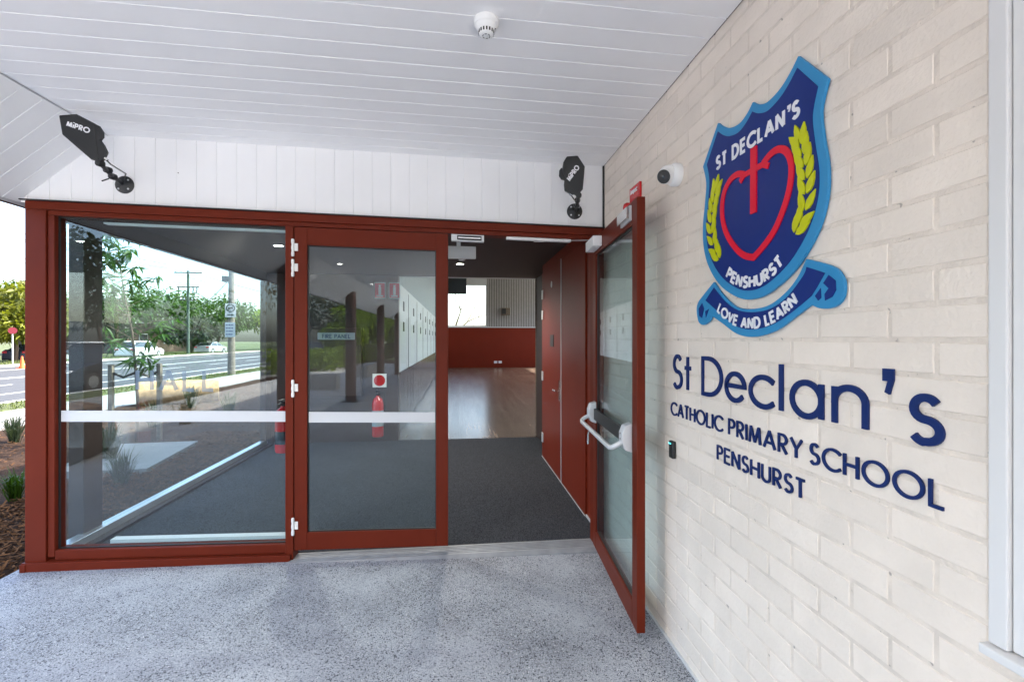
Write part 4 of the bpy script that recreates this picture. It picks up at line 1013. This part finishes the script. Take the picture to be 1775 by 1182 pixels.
# heart with its arms ending in the cross bar
hp = [(-.075, 2.226), (-.045, 2.246), (-.09, 2.262), (-.14, 2.256), (-.180, 2.222), (-.199, 2.165), (-.192, 2.10), (-.160, 2.035), (-.105, 1.975), (-.045, 1.932), (.010, 1.908)]
def spl(pts, n=5):
    out = []
    for i in range(len(pts)-1):
        p0, p1, p2, p3 = (Vector(pts[max(0, min(len(pts)-1, i+j-1))]) for j in range(4))
        for s_ in range(n):
            t = s_/n; t2, t3 = t*t, t*t*t; out.append(tuple(.5*((2*p1)+(p2-p0)*t+(2*p0-5*p1+4*p2-p3)*t2+(-p0+3*p1-3*p2+p3)*t3)))
    return out+[tuple(pts[-1])]
lobe = spl([(-.048, 2.247), (-.09, 2.262), (-.14, 2.255), (-.181, 2.222), (-.199, 2.165), (-.192, 2.10), (-.160, 2.035), (-.10, 1.97), (-.045, 1.932), (.012, 1.914)])
lobe2 = spl([(.012, 1.914), (.07, 1.945), (.13, 1.99), (.18, 2.06), (.207, 2.125), (.212, 2.19), (.19, 2.24), (.152, 2.264), (.11, 2.264), (.066, 2.246)])
ht = ribbon('heart', lobe+lobe2[1:], .025, 'crestred', .0162, .0205, cr)
ribbon('cross_upright', [(.014, 2.327), (.012, 2.080)], .036, 'crestred', .0162, .0213, cr)
ribbon('cross_bar', [(-.072, 2.226), (-.045, 2.243), (.066, 2.243), (.098, 2.226)], .021, 'crestred', .0162, .0208, cr)
# wheat ears: kernels in two rows along a curved stalk
def ear(stalk, sgn):
    st = spl(stalk, 8); e = thing('x', '', ''); bpy.data.objects.remove(e)
    mb = MB(); n = 8
    def kern(c, d, l, wd_, k):
        d = Vector(d).normalized(); s_ = Vector((-d.y, d.x)); prof = [(0,0), (.18,.38), (.42,.5), (.7,.36), (1,0), (.7,-.36), (.42,-.5), (.18,-.38)]
        mb.prism([(c[0]+d.x*l*p+s_.x*wd_*q, c[1]+d.y*l*p+s_.y*wd_*q) for p, q in prof], (WX-.0162, YC, 0), (0,-1,0), (0,0,1), (-1,0,0), .0035+.0006*k)
    for i in range(n):
        t = i/(n-1)*.86; p = st[int(t*(len(st)-1))]; q = st[min(len(st)-1, int(t*(len(st)-1))+2)]
        d = Vector((q[0]-p[0], q[1]-p[1])).normalized(); s_ = Vector((-d.y, d.x))
        for sd_, k in ((1, 0), (-1, 1)):
            kern((p[0]+s_.x*.006*sd_, p[1]+s_.y*.006*sd_), (d.x+s_.x*.48*sd_, d.y+s_.y*.48*sd_), .070, .029, k+2*(i % 2))
    p, q = st[-4], st[-1]; kern(p, (q[0]-p[0], q[1]-p[1]), .06, .024, 4)
    ribb = stroke_faces([(x, y) for x, y in st[:12]], .008, False)
    obj('wheat_ear', mb, 'crestyel', cr)
ear([(.228, 1.955), (.268, 2.01), (.278, 2.09), (.272, 2.16), (.258, 2.22), (.244, 2.268)], 1)
ear([(-.222, 1.948), (-.262, 2.01), (-.282, 2.09), (-.276, 2.16), (-.258, 2.22), (-.240, 2.268)], -1)
# scroll
sc = [(.272, 1.864, 1), (.375, 1.826), (.414, 1.79), (.422, 1.75), (.408, 1.716), (.372, 1.700), (.325, 1.703), (.294, 1.716, 1), (.228, 1.684), (.13, 1.638), (.012, 1.616)]
scl = [(-.272, 1.857, 1), (-.36, 1.808), (-.408, 1.777), (-.42, 1.742), (-.404, 1.690), (-.365, 1.672), (-.318, 1.683), (-.287, 1.708, 1), (-.21, 1.676), (-.1, 1.628)]
ri = [(.012, 1.722), (.10, 1.732), (.18, 1.768), (.235, 1.812)]; li = [(-.225, 1.812), (-.165, 1.768), (-.09, 1.732)]
rib = plate_c('scroll_rim', smooth_poly(sc+scl[::-1]+li+ri), 'crestblue', .003, .0140, cr, bev=.002)
inr = [(.262, 1.812), (.276, 1.838, 1), (.352, 1.808, 1), (.320, 1.768, 1), (.298, 1.744, 1), (.228, 1.706), (.13, 1.664), (.018, 1.644), (-.09, 1.655), (-.18, 1.696), (-.277, 1.748, 1), (-.338, 1.782, 1), (-.268, 1.832, 1), (-.18, 1.765), (-.09, 1.722), (.018, 1.709), (.11, 1.718), (.19, 1.752)]
plate_c('scroll_field', smooth_poly(inr, 4), 'crestnavy', .0142, .0155, cr)
for pl in ([(.366, 1.800), (.392, 1.780), (.394, 1.752), (.380, 1.733), (.352, 1.724), (.350, 1.744), (.366, 1.760), (.345, 1.778)], [(.312, 1.742), (.335, 1.764), (.337, 1.734), (.325, 1.726)],
           [(-.366, 1.772), (-.350, 1.745), (-.368, 1.704), (-.392, 1.715), (-.398, 1.748)], [(-.339, 1.733), (-.308, 1.742), (-.334, 1.704)]):
    obj('scroll_curl', MB().prism(pl, (WX-.0142, YC, 0), (0,-1,0), (0,0,1), (-1,0,0), .0014), 'crestnavy', cr)
def crest_text(txt, w0, ht, sw, straight=None, circ=None):
    lay, tot = text_layout(txt, sw/ht*.9, .15, .52); sx = (w0-sw)/tot
    for ch, x in lay:
        uc = -w0/2+sw/2+x*sx; wdt = GL[ch][0]*sx
        if straight is not None: P = lambda u, v, d, uc=uc: (WX-d, YC-(uc+u), straight+v)
        else:
            cz, rad = circ
            def P(u, v, d, uc=uc, wdt=wdt):
                th_ = (uc+wdt/2)/rad; rr = rad-v; du = u-wdt/2
                return (WX-d, YC-(rr*math.sin(th_)+du*math.cos(th_)), cz-rr*math.cos(th_)+du*math.sin(th_))
        obj('crest_letter', glyph_mb(ch, P, sx, ht, sw, .0182, .0150, .0003), 'crestwhite', cr)
crest_text("ST DECLAN'S", .50, .062, .0128, straight=2.331)
crest_text("PENSHURST", .385, .050, .0108, circ=(1.800+.272, .272))
crest_text("LOVE AND LEARN", .52, .046, .0092, circ=(1.645+.40, .40))

# ---- card reader
rd_ = thing('card_reader', 'small black access card reader on the brick wall below the lettering', 'card reader', (WX, 2.32, 1.03))
obj('body', MB().box(WX-.024, WX-.002, 2.298, 2.342, .988, 1.078), 'black', rd_, bev=.006)
M['led'] = mat("reader_led", (.05, .5, .55), .4, emit=(.05, .6, .7), estr=.8)
obj('indicator', MB().box(WX-.0255, WX-.0242, 2.314, 2.336, 1.062, 1.067), 'led', rd_)

# ---- dome camera on the brick wall
dc = thing('security_camera', 'white turret security camera with black lens on the brick wall', 'security camera', (WX, 2.275, 2.447))
o = Vector((WX-.001, 2.275, 2.447))
obj('base', MB().lathe([(.056, 0), (.058, .006), (.058, .030), (.052, .040), (.046, .044)], o, (-1, 0, 0), 28), 'whitep', dc, smooth=True)
bc = o+Vector((-.055, 0, 0)); la = Vector((-.72, -.55, -.42)).normalized()
prof = [(.048*math.sin(a), -.048*math.cos(a)) for a in [PI*i/14 for i in range(0, 11)]]
obj('ball', MB().lathe(prof+[(.036, .052)], bc, la, 28), 'whitep', dc, smooth=True)
lz = obj('lens', MB().lathe([(.0345, .0525), (.0345, .054), (.030, .0555), (.0, .0558)], bc, la, 24), 'black', dc, smooth=True)
obj('lens_glass', MB().lathe([(.009, .0562), (.009, .0575), (.0, .0585)], bc, la, 16), 'winglass', lz, smooth=True)

# ---- red alarm sounder on the wall behind the open door
al = thing('alarm_sounder', 'red fire alarm sounder with white lettering above the open door', 'alarm', (WX, 2.84, 2.5))
obj('back_plate', MB().box(WX-.016, WX-.002, 2.755, 2.925, 2.41, 2.578), 'red', al, bev=.002)
obj('strobe', MB().lathe([(.03, 0), (.03, .03), (.022, .045), (.0, .05)], (WX-.0165, 2.90, 2.455), (-1,0,0), 18), 'red', al, smooth=True)
lay, tot = text_layout('Ampac', .12, .12); ht = .034; sx = (.115-.004)/tot
tx = MB()
for ch, x in lay: g_ = glyph_mb(ch, lambda u, v, d, x=x: (WX-.0165-d, 2.906-x*sx-u, 2.532+v), sx, ht, .0065, .0015); tx.add(g_.v, g_.f)
obj('lettering', tx, 'crestwhite', al)

# ---- paddle antennas
def antenna(label, base, tip_c, poly, nrm, up, txt_ang, mirror):
    t = thing('paddle_antenna', label, 'antenna', base, 'black antennas on the boarded wall')
    b = Vector(base)
    wp = obj('wall_flange', MB().lathe([(.062, 0), (.062, .008), (.050, .014), (.030, .024), (.016, .034)], b+Vector((0, -.001, 0)), (0, -1, 0), 28), 'black', t, smooth=True)
    sc_ = MB()
    for k in range(4):
        a = PI/4+k*PI/2; sc_.lathe([(.006, 0), (.006, .003), (.0, .0045)], b+Vector((.045*math.cos(a), -.0135, .045*math.sin(a))), (0, -1, 0), 8)
    obj('screw', sc_, 'alu', wp)
    n = Vector(nrm).normalized(); v = Vector(up); v = (v-n*v.dot(n)).normalized(); u = v.cross(n)*-1
    u = v.cross(n); c = Vector(tip_c)
    at = lambda p: c+u*p[0]+v*p[1]
    th_ = .030
    obj('paddle', MB().prism(poly, c-n*(th_/2), u, v, n, th_), 'black', t, bev=.007)
    # back spine with two bosses
    lo = Vector(poly[0]); hi = Vector(poly[1])
    return t, at, n, u, v, c
# left paddle
bL = (-2.292, YF+.008, 2.672)
NL = Vector((-.05, -1, -.06)).normalized()
def build_antenna(label, base, c, poly, n, attach, edge, text0, tdir, tht, tlen):
    t = thing('paddle_antenna', label, 'antenna', base, 'black antennas on the boarded wall')
    b = Vector(base); c = Vector(c); n = Vector(n).normalized(); v = Vector((0,0,1)); v = (v-n*v.dot(n)).normalized(); u = v.cross(n)
    wp = obj('wall_flange', MB().lathe([(.060, 0), (.060, .007), (.050, .013), (.030, .022), (.016, .030)], b+Vector((0, -.001, 0)), (0, -1, 0), 28), 'black', t, smooth=True)
    sc_ = MB()
    for k in range(4):
        a = PI/4+k*PI/2; sc_.lathe([(.0065, 0), (.0065, .003), (.0, .0045)], b+Vector((.043*math.cos(a), -.0165, .043*math.sin(a))), (0, -1, 0), 8)
    obj('screw', sc_, 'alu', wp)
    W3 = lambda p, d=0: c+u*p[0]+v*p[1]+n*d
    obj('paddle', MB().prism(poly, W3((0,0), -.018), u, v, n, .032), 'black', t, bev=.008)
    # spine: boss bulging out of the mounting edge
    e0, e1 = Vector(edge[0]), Vector(edge[1]); ed = (e1-e0).normalized(); en = Vector((-ed.y, ed.x)); L = (e1-e0).length
    cen = sum((Vector(p) for p in poly), Vector((0,0)))/len(poly)
    if en.dot(e0-cen) < 0: en = -en
    sp = [e0, e0+ed*L*.04+en*.016, e0+ed*L*.2+en*.034, e0+ed*L*.34+en*.030, e0+ed*L*.42+en*.014, e0+ed*L*.55+en*.030, e0+ed*L*.74+en*.044, e0+ed*L*.84+en*.032, e0+ed*L*.98+en*.010, e1]
    sp = [tuple(p) for p in sp]
    obj('spine', MB().prism(sp+[tuple(e1-en*.006), tuple(e0-en*.006)], W3((0,0), -.013), u, v, n, .022), 'black', t, bev=.004)
    a = W3(attach); mid = b+(a-b)*.48+Vector((0, -.01, -.012)); o1 = b+Vector((0, -.032, 0)); o2 = b+Vector((0, -.055, .006))
    arm = obj('arm', MB().tube([o1, o2, mid, a], .0125, 10), 'black', t, smooth=True)
    for q in (mid, a, b+(a-b)*.72): obj('knuckle', MB().lathe([(.0, -.020), (.019, -.017), (.021, 0), (.019, .017), (.0, .020)], q, (.3, 1, .1), 12), 'black', arm, smooth=True)
    kb = MB().tube([mid+Vector((-.01,-.02,-.02)), mid+Vector((-.045,-.03,-.04))], .004, 6); obj('wing_screw', kb, 'black', arm)
    cb0 = W3(tuple(e1-ed*L*.12+en*.02)); cb = [cb0, cb0+Vector((.03, .01, -.035)), (cb0+b)*.5+Vector((.05, .02, 0)), b+Vector((.02, -.03, .055)), b+Vector((.012, -.018, .03))]
    obj('cable', MB().tube(cb, .0042, 7), 'black', t, smooth=True)
    obj('connector', MB().lathe([(.009, 0), (.009, .03)], cb0+Vector((-.005, 0, .008)), Vector((.03, .01, -.035)), 10), 'chrome', t)
    # lettering
    td = Vector(tdir).normalized(); tn = Vector((-td.y, td.x)); lay, tot = text_layout('MiPRO', .19, .12); sx = (tlen-.006)/tot; tx = MB()
    for ch, x in lay:
        g_ = glyph_mb(ch, lambda p, q, d, x=x: W3((text0[0]+td.x*(x*sx+p)+tn.x*q, text0[1]+td.y*(x*sx+p)+tn.y*q), .0142+d), sx, tht, tht*.21, .0012); tx.add(g_.v, g_.f)
    obj('lettering', tx, 'crestwhite', t)
    return t
build_antenna('black paddle antenna facing the porch beside the sloping soffit', bL, (-2.36, 3.07, 2.86),
    [(-.015, .095), (.045, .095), (.105, .05), (.125, -.135), (.105, -.13), (-.02, -.01)] and [(.004, .076), (.098, .088), (.195, .038), (.207, -.185), (.160, -.172), (.014, -.035)],
    (.0, -1, -.10), (.203, -.19), ((.197, .036), (.208, -.183)), (.045, .012), (1, -.30), .034, .128)
build_antenna('black paddle antenna turned on end beside the brick wall', (.885, YF+.008, 2.587), (.757, 3.10, 2.72),
    [(-.062, .02), (-.052, .085), (-.030, .122), (.045, .128), (.094, .055), (.082, -.095), (.045, -.14), (.022, -.128)],
    (-.10, -1, -.05), (.055, -.135), ((-.068, .045), (.02, -.13)), (-.004, -.045), (.58, .82), .036, .115)

# ---- smoke detector on the soffit
sx_, sy_ = .117, 1.985; sz = ceil_z(sx_)
sdv = thing('smoke_detector', 'white round smoke detector on the white boarded soffit', 'smoke detector', (sx_, sy_, sz))
obj('base', MB().lathe([(.052, 0), (.054, .004), (.054, .020), (.050, .026)], (sx_, sy_, sz+.001), (0,0,-1), 32), 'whitep', sdv, smooth=True)
obj('cage', MB().lathe([(.049, .0262), (.045, .036), (.034, .044), (.031, .062), (.024, .067), (.0, .068)], (sx_, sy_, sz), (0,0,-1), 32), 'whitep', sdv, smooth=True)
mb = MB()
for k in range(16):
    a = 2*PI*k/16; d = Vector((math.cos(a), math.sin(a), 0)); p = Vector((sx_, sy_, sz-.053))+d*.0318
    mb.prism([(-.0032, -.007), (.0032, -.007), (.0032, .007), (-.0032, .007)], p, (-d.y, d.x, 0), (0,0,1), tuple(d), .0018)
for k in range(6):
    a = 2*PI*k/6+.3; mb.prism([(-.005, -.0015), (.005, -.0015), (.005, .0015), (-.005, .0015)], (sx_+.015*math.cos(a), sy_+.015*math.sin(a), sz-.0678), (-math.sin(a), math.cos(a), 0), (math.cos(a), math.sin(a), 0), (0,0,-1), .001)
obj('vent_slot', mb, 'dark', sdv)
obj('led', MB().lathe([(.003, 0), (.002, .003)], (sx_+.037, sy_-.01, sz-.0395), (0,0,-1), 8), 'black', sdv)
obj('cover_screw', MB().lathe([(.004, 0), (.003, .002)], (-1.95, YF+.0075, 2.77), (0,-1,0), 8), 'dark', bld)

# ---- soffit downlights
def downlight(label, x, y, z, first=[None], power=0):
    if first[0] is None:
        t = thing('downlight', label, 'ceiling light', (x, y, z), 'recessed downlights')
        obj('trim', MB().lathe([(.055, 0), (.058, .003), (.052, .006), (.044, .004)], (x, y, z+.0005), (0,0,-1), 24), 'whitep', t, smooth=True)
        obj('lens', MB().lathe([(.042, .0042), (.0, .0048)], (x, y, z+.0005), (0,0,-1), 20), 'downlight', t); first[0] = t
    else: t = dup(first[0], (x, y, z), 0, label)
    if power:
        l = bpy.data.lights.new("downlight_lamp", 'SPOT'); l.energy = power; l.spot_size = R(150); l.spot_blend = .6; l.shadow_soft_size = .04; l.color = (1, .92, .8)
        lo = bpy.data.objects.new("downlight_lamp", l); C.objects.link(lo); lo.location = (x, y, z-.02)
    return t
downlight('lit round downlight in the soffit level with the smoke detector, mirrored in window', -2.2, 1.15, ceil_z(-2.2), power=30)
downlight('lit round downlight in the soffit mirrored in the door glass', -2.2, -1.95, ceil_z(-2.2), power=30)
downlight('lit round downlight in the soffit farther along the porch', -2.2, -5.2, ceil_z(-2.2), power=30)
downlight('lit round downlight in the lobby ceiling beyond the smoke heads', .02, 6.2, LC, power=25)
downlight('lit round downlight in the lobby ceiling behind the fixed window', -1.9, 5.2, LC, power=25)
# ---- lobby ceiling fittings
ex = thing('exit_sign', 'white exit light box under the lobby ceiling behind the door magnet', 'exit sign', (-.05, 4.6, LC))
obj('case', MB().box(-.16, .17, 4.60, 4.65, LC-.20, LC-.08), 'whitep', ex, bev=.006); obj('hanger', MB().box(-.02, .02, 4.615, 4.635, LC-.079, LC), 'whitep', ex)
for i, (y, lb) in enumerate(((5.2, 'white smoke head on the lobby ceiling nearer the doors'), (5.65, 'white smoke head on the lobby ceiling nearer the hall'))):
    t = thing('smoke_detector', lb, 'smoke detector', (.04, y, LC)); obj('base', MB().lathe([(.05, 0), (.05, .02), (.035, .045), (.0, .05)], (.04, y, LC), (0,0,-1), 20), 'whitep', t, smooth=True)
# ---- lobby side doors
for i, (y0, y1, lb) in enumerate(((4.045, 5.01, 'plain red-brown side leaf in the lobby nearest the entrance'), (5.035, 6.20, 'red-brown lobby side door with lever handle and black plate'))):
    t = thing('lobby_door', lb, 'door', (1.13, y0, 0))
    obj('leaf', MB().box(1.118, 1.16, y0, y1, .045, 2.49), 'redwall', t, bev=.002)
    if i == 1:
        obj('handle', MB().tube([(1.117, 5.10, 1.03), (1.07, 5.10, 1.03), (1.066, 5.12, 1.03), (1.066, 5.23, 1.03)], .010, 8), 'chrome', t, smooth=True)
        obj('lock_plate', MB().box(1.112, 1.1178, 5.08, 5.12, .93, 1.15), 'chrome', t)
        for z in (.3, 1.12, 1.93, 2.2): obj('hinge', MB().box(1.108, 1.1175, 6.10, 6.19, z-.06, z+.06), 'alup', t)
        obj('plate', MB().box(1.112, 1.1178, 5.42, 5.62, 1.52, 1.66), 'black', t)
        obj('emblem', MB().lathe([(.04, 0), (.04, .004)], (1.1178, 5.55, 2.27), (-1,0,0), 16), 'alup', t)
tag(obj('door_edge_strip', MB().box(1.114, 1.16, 5.012, 5.033, .04, 2.49), 'alup'), 'pale metal meeting strip between the two lobby side doors', 'trim')
tag(obj('skirting_strip', MB().box(1.120, 1.131, YF+.11, 4.04, .036, .055).box(1.112, 1.117, 4.045, 6.2, .037, .044), 'alup'), 'thin pale strip along the foot of the lobby side doors', 'trim')
kp = thing('keypad', 'small dark keypad with teal screen on the lobby jamb', 'keypad', (1.26, 6.93, 1.1)); obj('case', MB().box(1.24, 1.30, 6.88, 6.905, 1.02, 1.16), 'black', kp, bev=.004); obj('screen', MB().box(1.25, 1.29, 6.876, 6.879, 1.08, 1.14), 'led', kp)
obj('bracket', MB().box(1.265, 1.275, 6.905, 6.929, 1.05, 1.12), 'black', kp)
# ---- hall end wall fittings
fl = thing('flood_light', 'dark box flood light on the slatted hall end wall', 'wall light', (2.5, HY-.1, 3.2)); obj('case', MB().box(2.35, 2.85, HY-.28, HY-.12, 2.95, 3.35), 'stake', fl, bev=.02); obj('bracket', MB().box(2.5, 2.7, HY-.119, HY-.031, 3.05, 3.25), 'black', fl); obj('lens', MB().box(2.38, 2.6, HY-.295, HY-.281, 3.0, 3.3), 'black', fl)
for x, lb in ((2.05, 'white double power outlet low on the red hall wall, nearer the window wall'), (2.30, 'white double power outlet low on the red hall wall, nearer the red side doors')):
    t = thing('power_outlet', lb, 'outlet', (x, HY-.08, .33)); obj('plate', MB().box(x-.09, x+.09, HY-.095, HY-.081, .27, .40), 'whitep', t, bev=.004); obj('socket', MB().box(x-.06, x-.02, HY-.098, HY-.0955, .31, .36).box(x+.02, x+.06, HY-.098, HY-.0955, .31, .36), 'alup', t)
ps = thing('projector_screen', 'dark hanging screen case across the top of the hall window', 'screen', (0, HY-.6, 4.0)); obj('case', MB().box(-1.0, .42, HY-.7, HY-.5, 4.05, 5.4), 'winglass', ps)
# ---- extinguishers and signs
def extinguisher(label, x, y, z, h, r_, first):
    t = thing('fire_extinguisher', label, 'fire extinguisher', (x, y, z)); b = Vector((x, y, z))
    obj('cylinder', MB().lathe([(r_*.9, 0), (r_, .015), (r_, h*.68), (r_*.8, h*.78), (r_*.35, h*.83), (r_*.3, h*.86)], b, n=24), 'red', t, smooth=True)
    obj('label', MB().lathe([(r_*1.01, h*.22), (r_*1.01, h*.55)], b, n=24), 'signplate', t) if not first else obj('label', MB().lathe([(r_*1.01, h*.16), (r_*1.01, h*.40)], b, n=24), 'winglass', t)
    obj('valve', MB().lathe([(r_*.3, h*.862), (r_*.34, h*.93), (r_*.2, h*.95)], b, n=12).box(x-r_*.2, x+r_*.2, y-r_*1.3, y, z+h*.96, z+h*.985).box(x-r_*.2, x+r_*.2, y-r_*1.5, y, z+h*.90, z+h*.92), 'black', t)
    obj('hose', MB().tube([b+Vector((r_*.3, 0, h*.91)), b+Vector((r_*1.2, 0, h*.93)), b+Vector((r_*1.35, 0, h*.7)), b+Vector((r_*1.2, 0, h*.3))], .011, 7), 'black', t, smooth=True)
    obj('bracket', MB().box(x-.02, x+.02, y+r_*1.02, y+r_*1.02+.03, z+h*.3, z+h*.7), 'alup', t)
extinguisher('small red fire extinguisher hung inside beside the mullion', -1.305, 3.665, .765, .40, .058, True)
extinguisher('red fire extinguisher on the dark lobby rear wall under round sign', -1.215, YB-.16, .14, .72, .085, False)
def wall_sign(label, x, z, w_, h_, m, y=YB-.004):
    t = thing('safety_sign', label, 'sign', (x, y, z)); obj('plate', MB().box(x-w_/2, x+w_/2, y-.004, y, z-h_/2, z+h_/2), 'whitep', t)
    if m: obj('field', MB().box(x-w_/2+.01, x+w_/2-.01, y-.0065, y-.0045, z-h_/2+.012, z+h_/2-.012), m, t)
    return t
for x, lb, in ((-1.21, 'red fire extinguisher sign high on the lobby rear wall above the round sign'), (-.99, 'second extinguisher sign standing for a reflection at the edge of the hall opening')):  # second plate is a reflection in the glass, built as a solid copy
    t = wall_sign(lb, x, 2.36, .17, .25, 'signred')
    obj('pictogram', MB().prism([(-.02, -.07), (.02, -.07), (.02, .04), (.012, .06), (.012, .075), (.03, .085), (-.022, .085), (-.012, .06), (-.02, .04)], (x, YB-.0107, 2.362), (1,0,0), (0,0,1), (0,-1,0), .002).box(x-.05, x+.05, YB-.0127, YB-.0107, 2.265, 2.285), 'crestwhite', t)
t = wall_sign('square white sign with red disc above the rear wall extinguisher', -1.215, .97, .21, .21, None)
obj('disc', MB().lathe([(.086, 0), (.086, .003)], (-1.215, YB-.0085, .97), (0,-1,0), 28), 'red', t)
fp = thing('alarm_cabinet', 'dark fire panel cabinet with pale label on the lobby rear wall', 'cabinet', (-1.82, YB, 1.4))
obj('cabinet', MB().box(-2.18, -1.46, YB-.16, YB-.002, .75, 1.78), 'darkwall', fp, bev=.006)
obj('label_strip', MB().box(-2.09, -1.55, YB-.165, YB-.1605, 1.60, 1.705), 'signplate', fp)
lay, tot = text_layout('FIRE PANEL', .15, .16, .5); ht = .062; sx = .40/tot; tx = MB()
for ch, x in lay: g_ = glyph_mb(ch, lambda u, v, d, x=x: (-2.02+x*sx+u, YB-.1655-d, 1.62+v), sx, ht, .009, .001); tx.add(g_.v, g_.f)
obj('lettering', tx, 'navy', fp)
# ---- bare tree outside the hall window
r = random.Random(9); bt = thing('bare_tree', 'leafless tree outside the hall end window', 'tree', (-.6, 40, -.2)); mb = MB()
def twig(p, d, l, rad, lev):
    e = p+d*l; mb.tube([p, p.lerp(e, .5)+rdir(r)*.05*l, e], [rad, rad*.8, rad*.55], 5, cap=False)
    if lev < 5:
        for _ in range(3 if lev < 3 else 2): twig(e if r.random() < .6 else p.lerp(e, .7), (d+rdir(r)*.75).normalized(), l*.72, rad*.55, lev+1)
twig(Vector((-.6, 40, -.2)), Vector((.10, 0, 1)), 2.7, .13, 0); obj('trunk', mb, 'bark', bt)
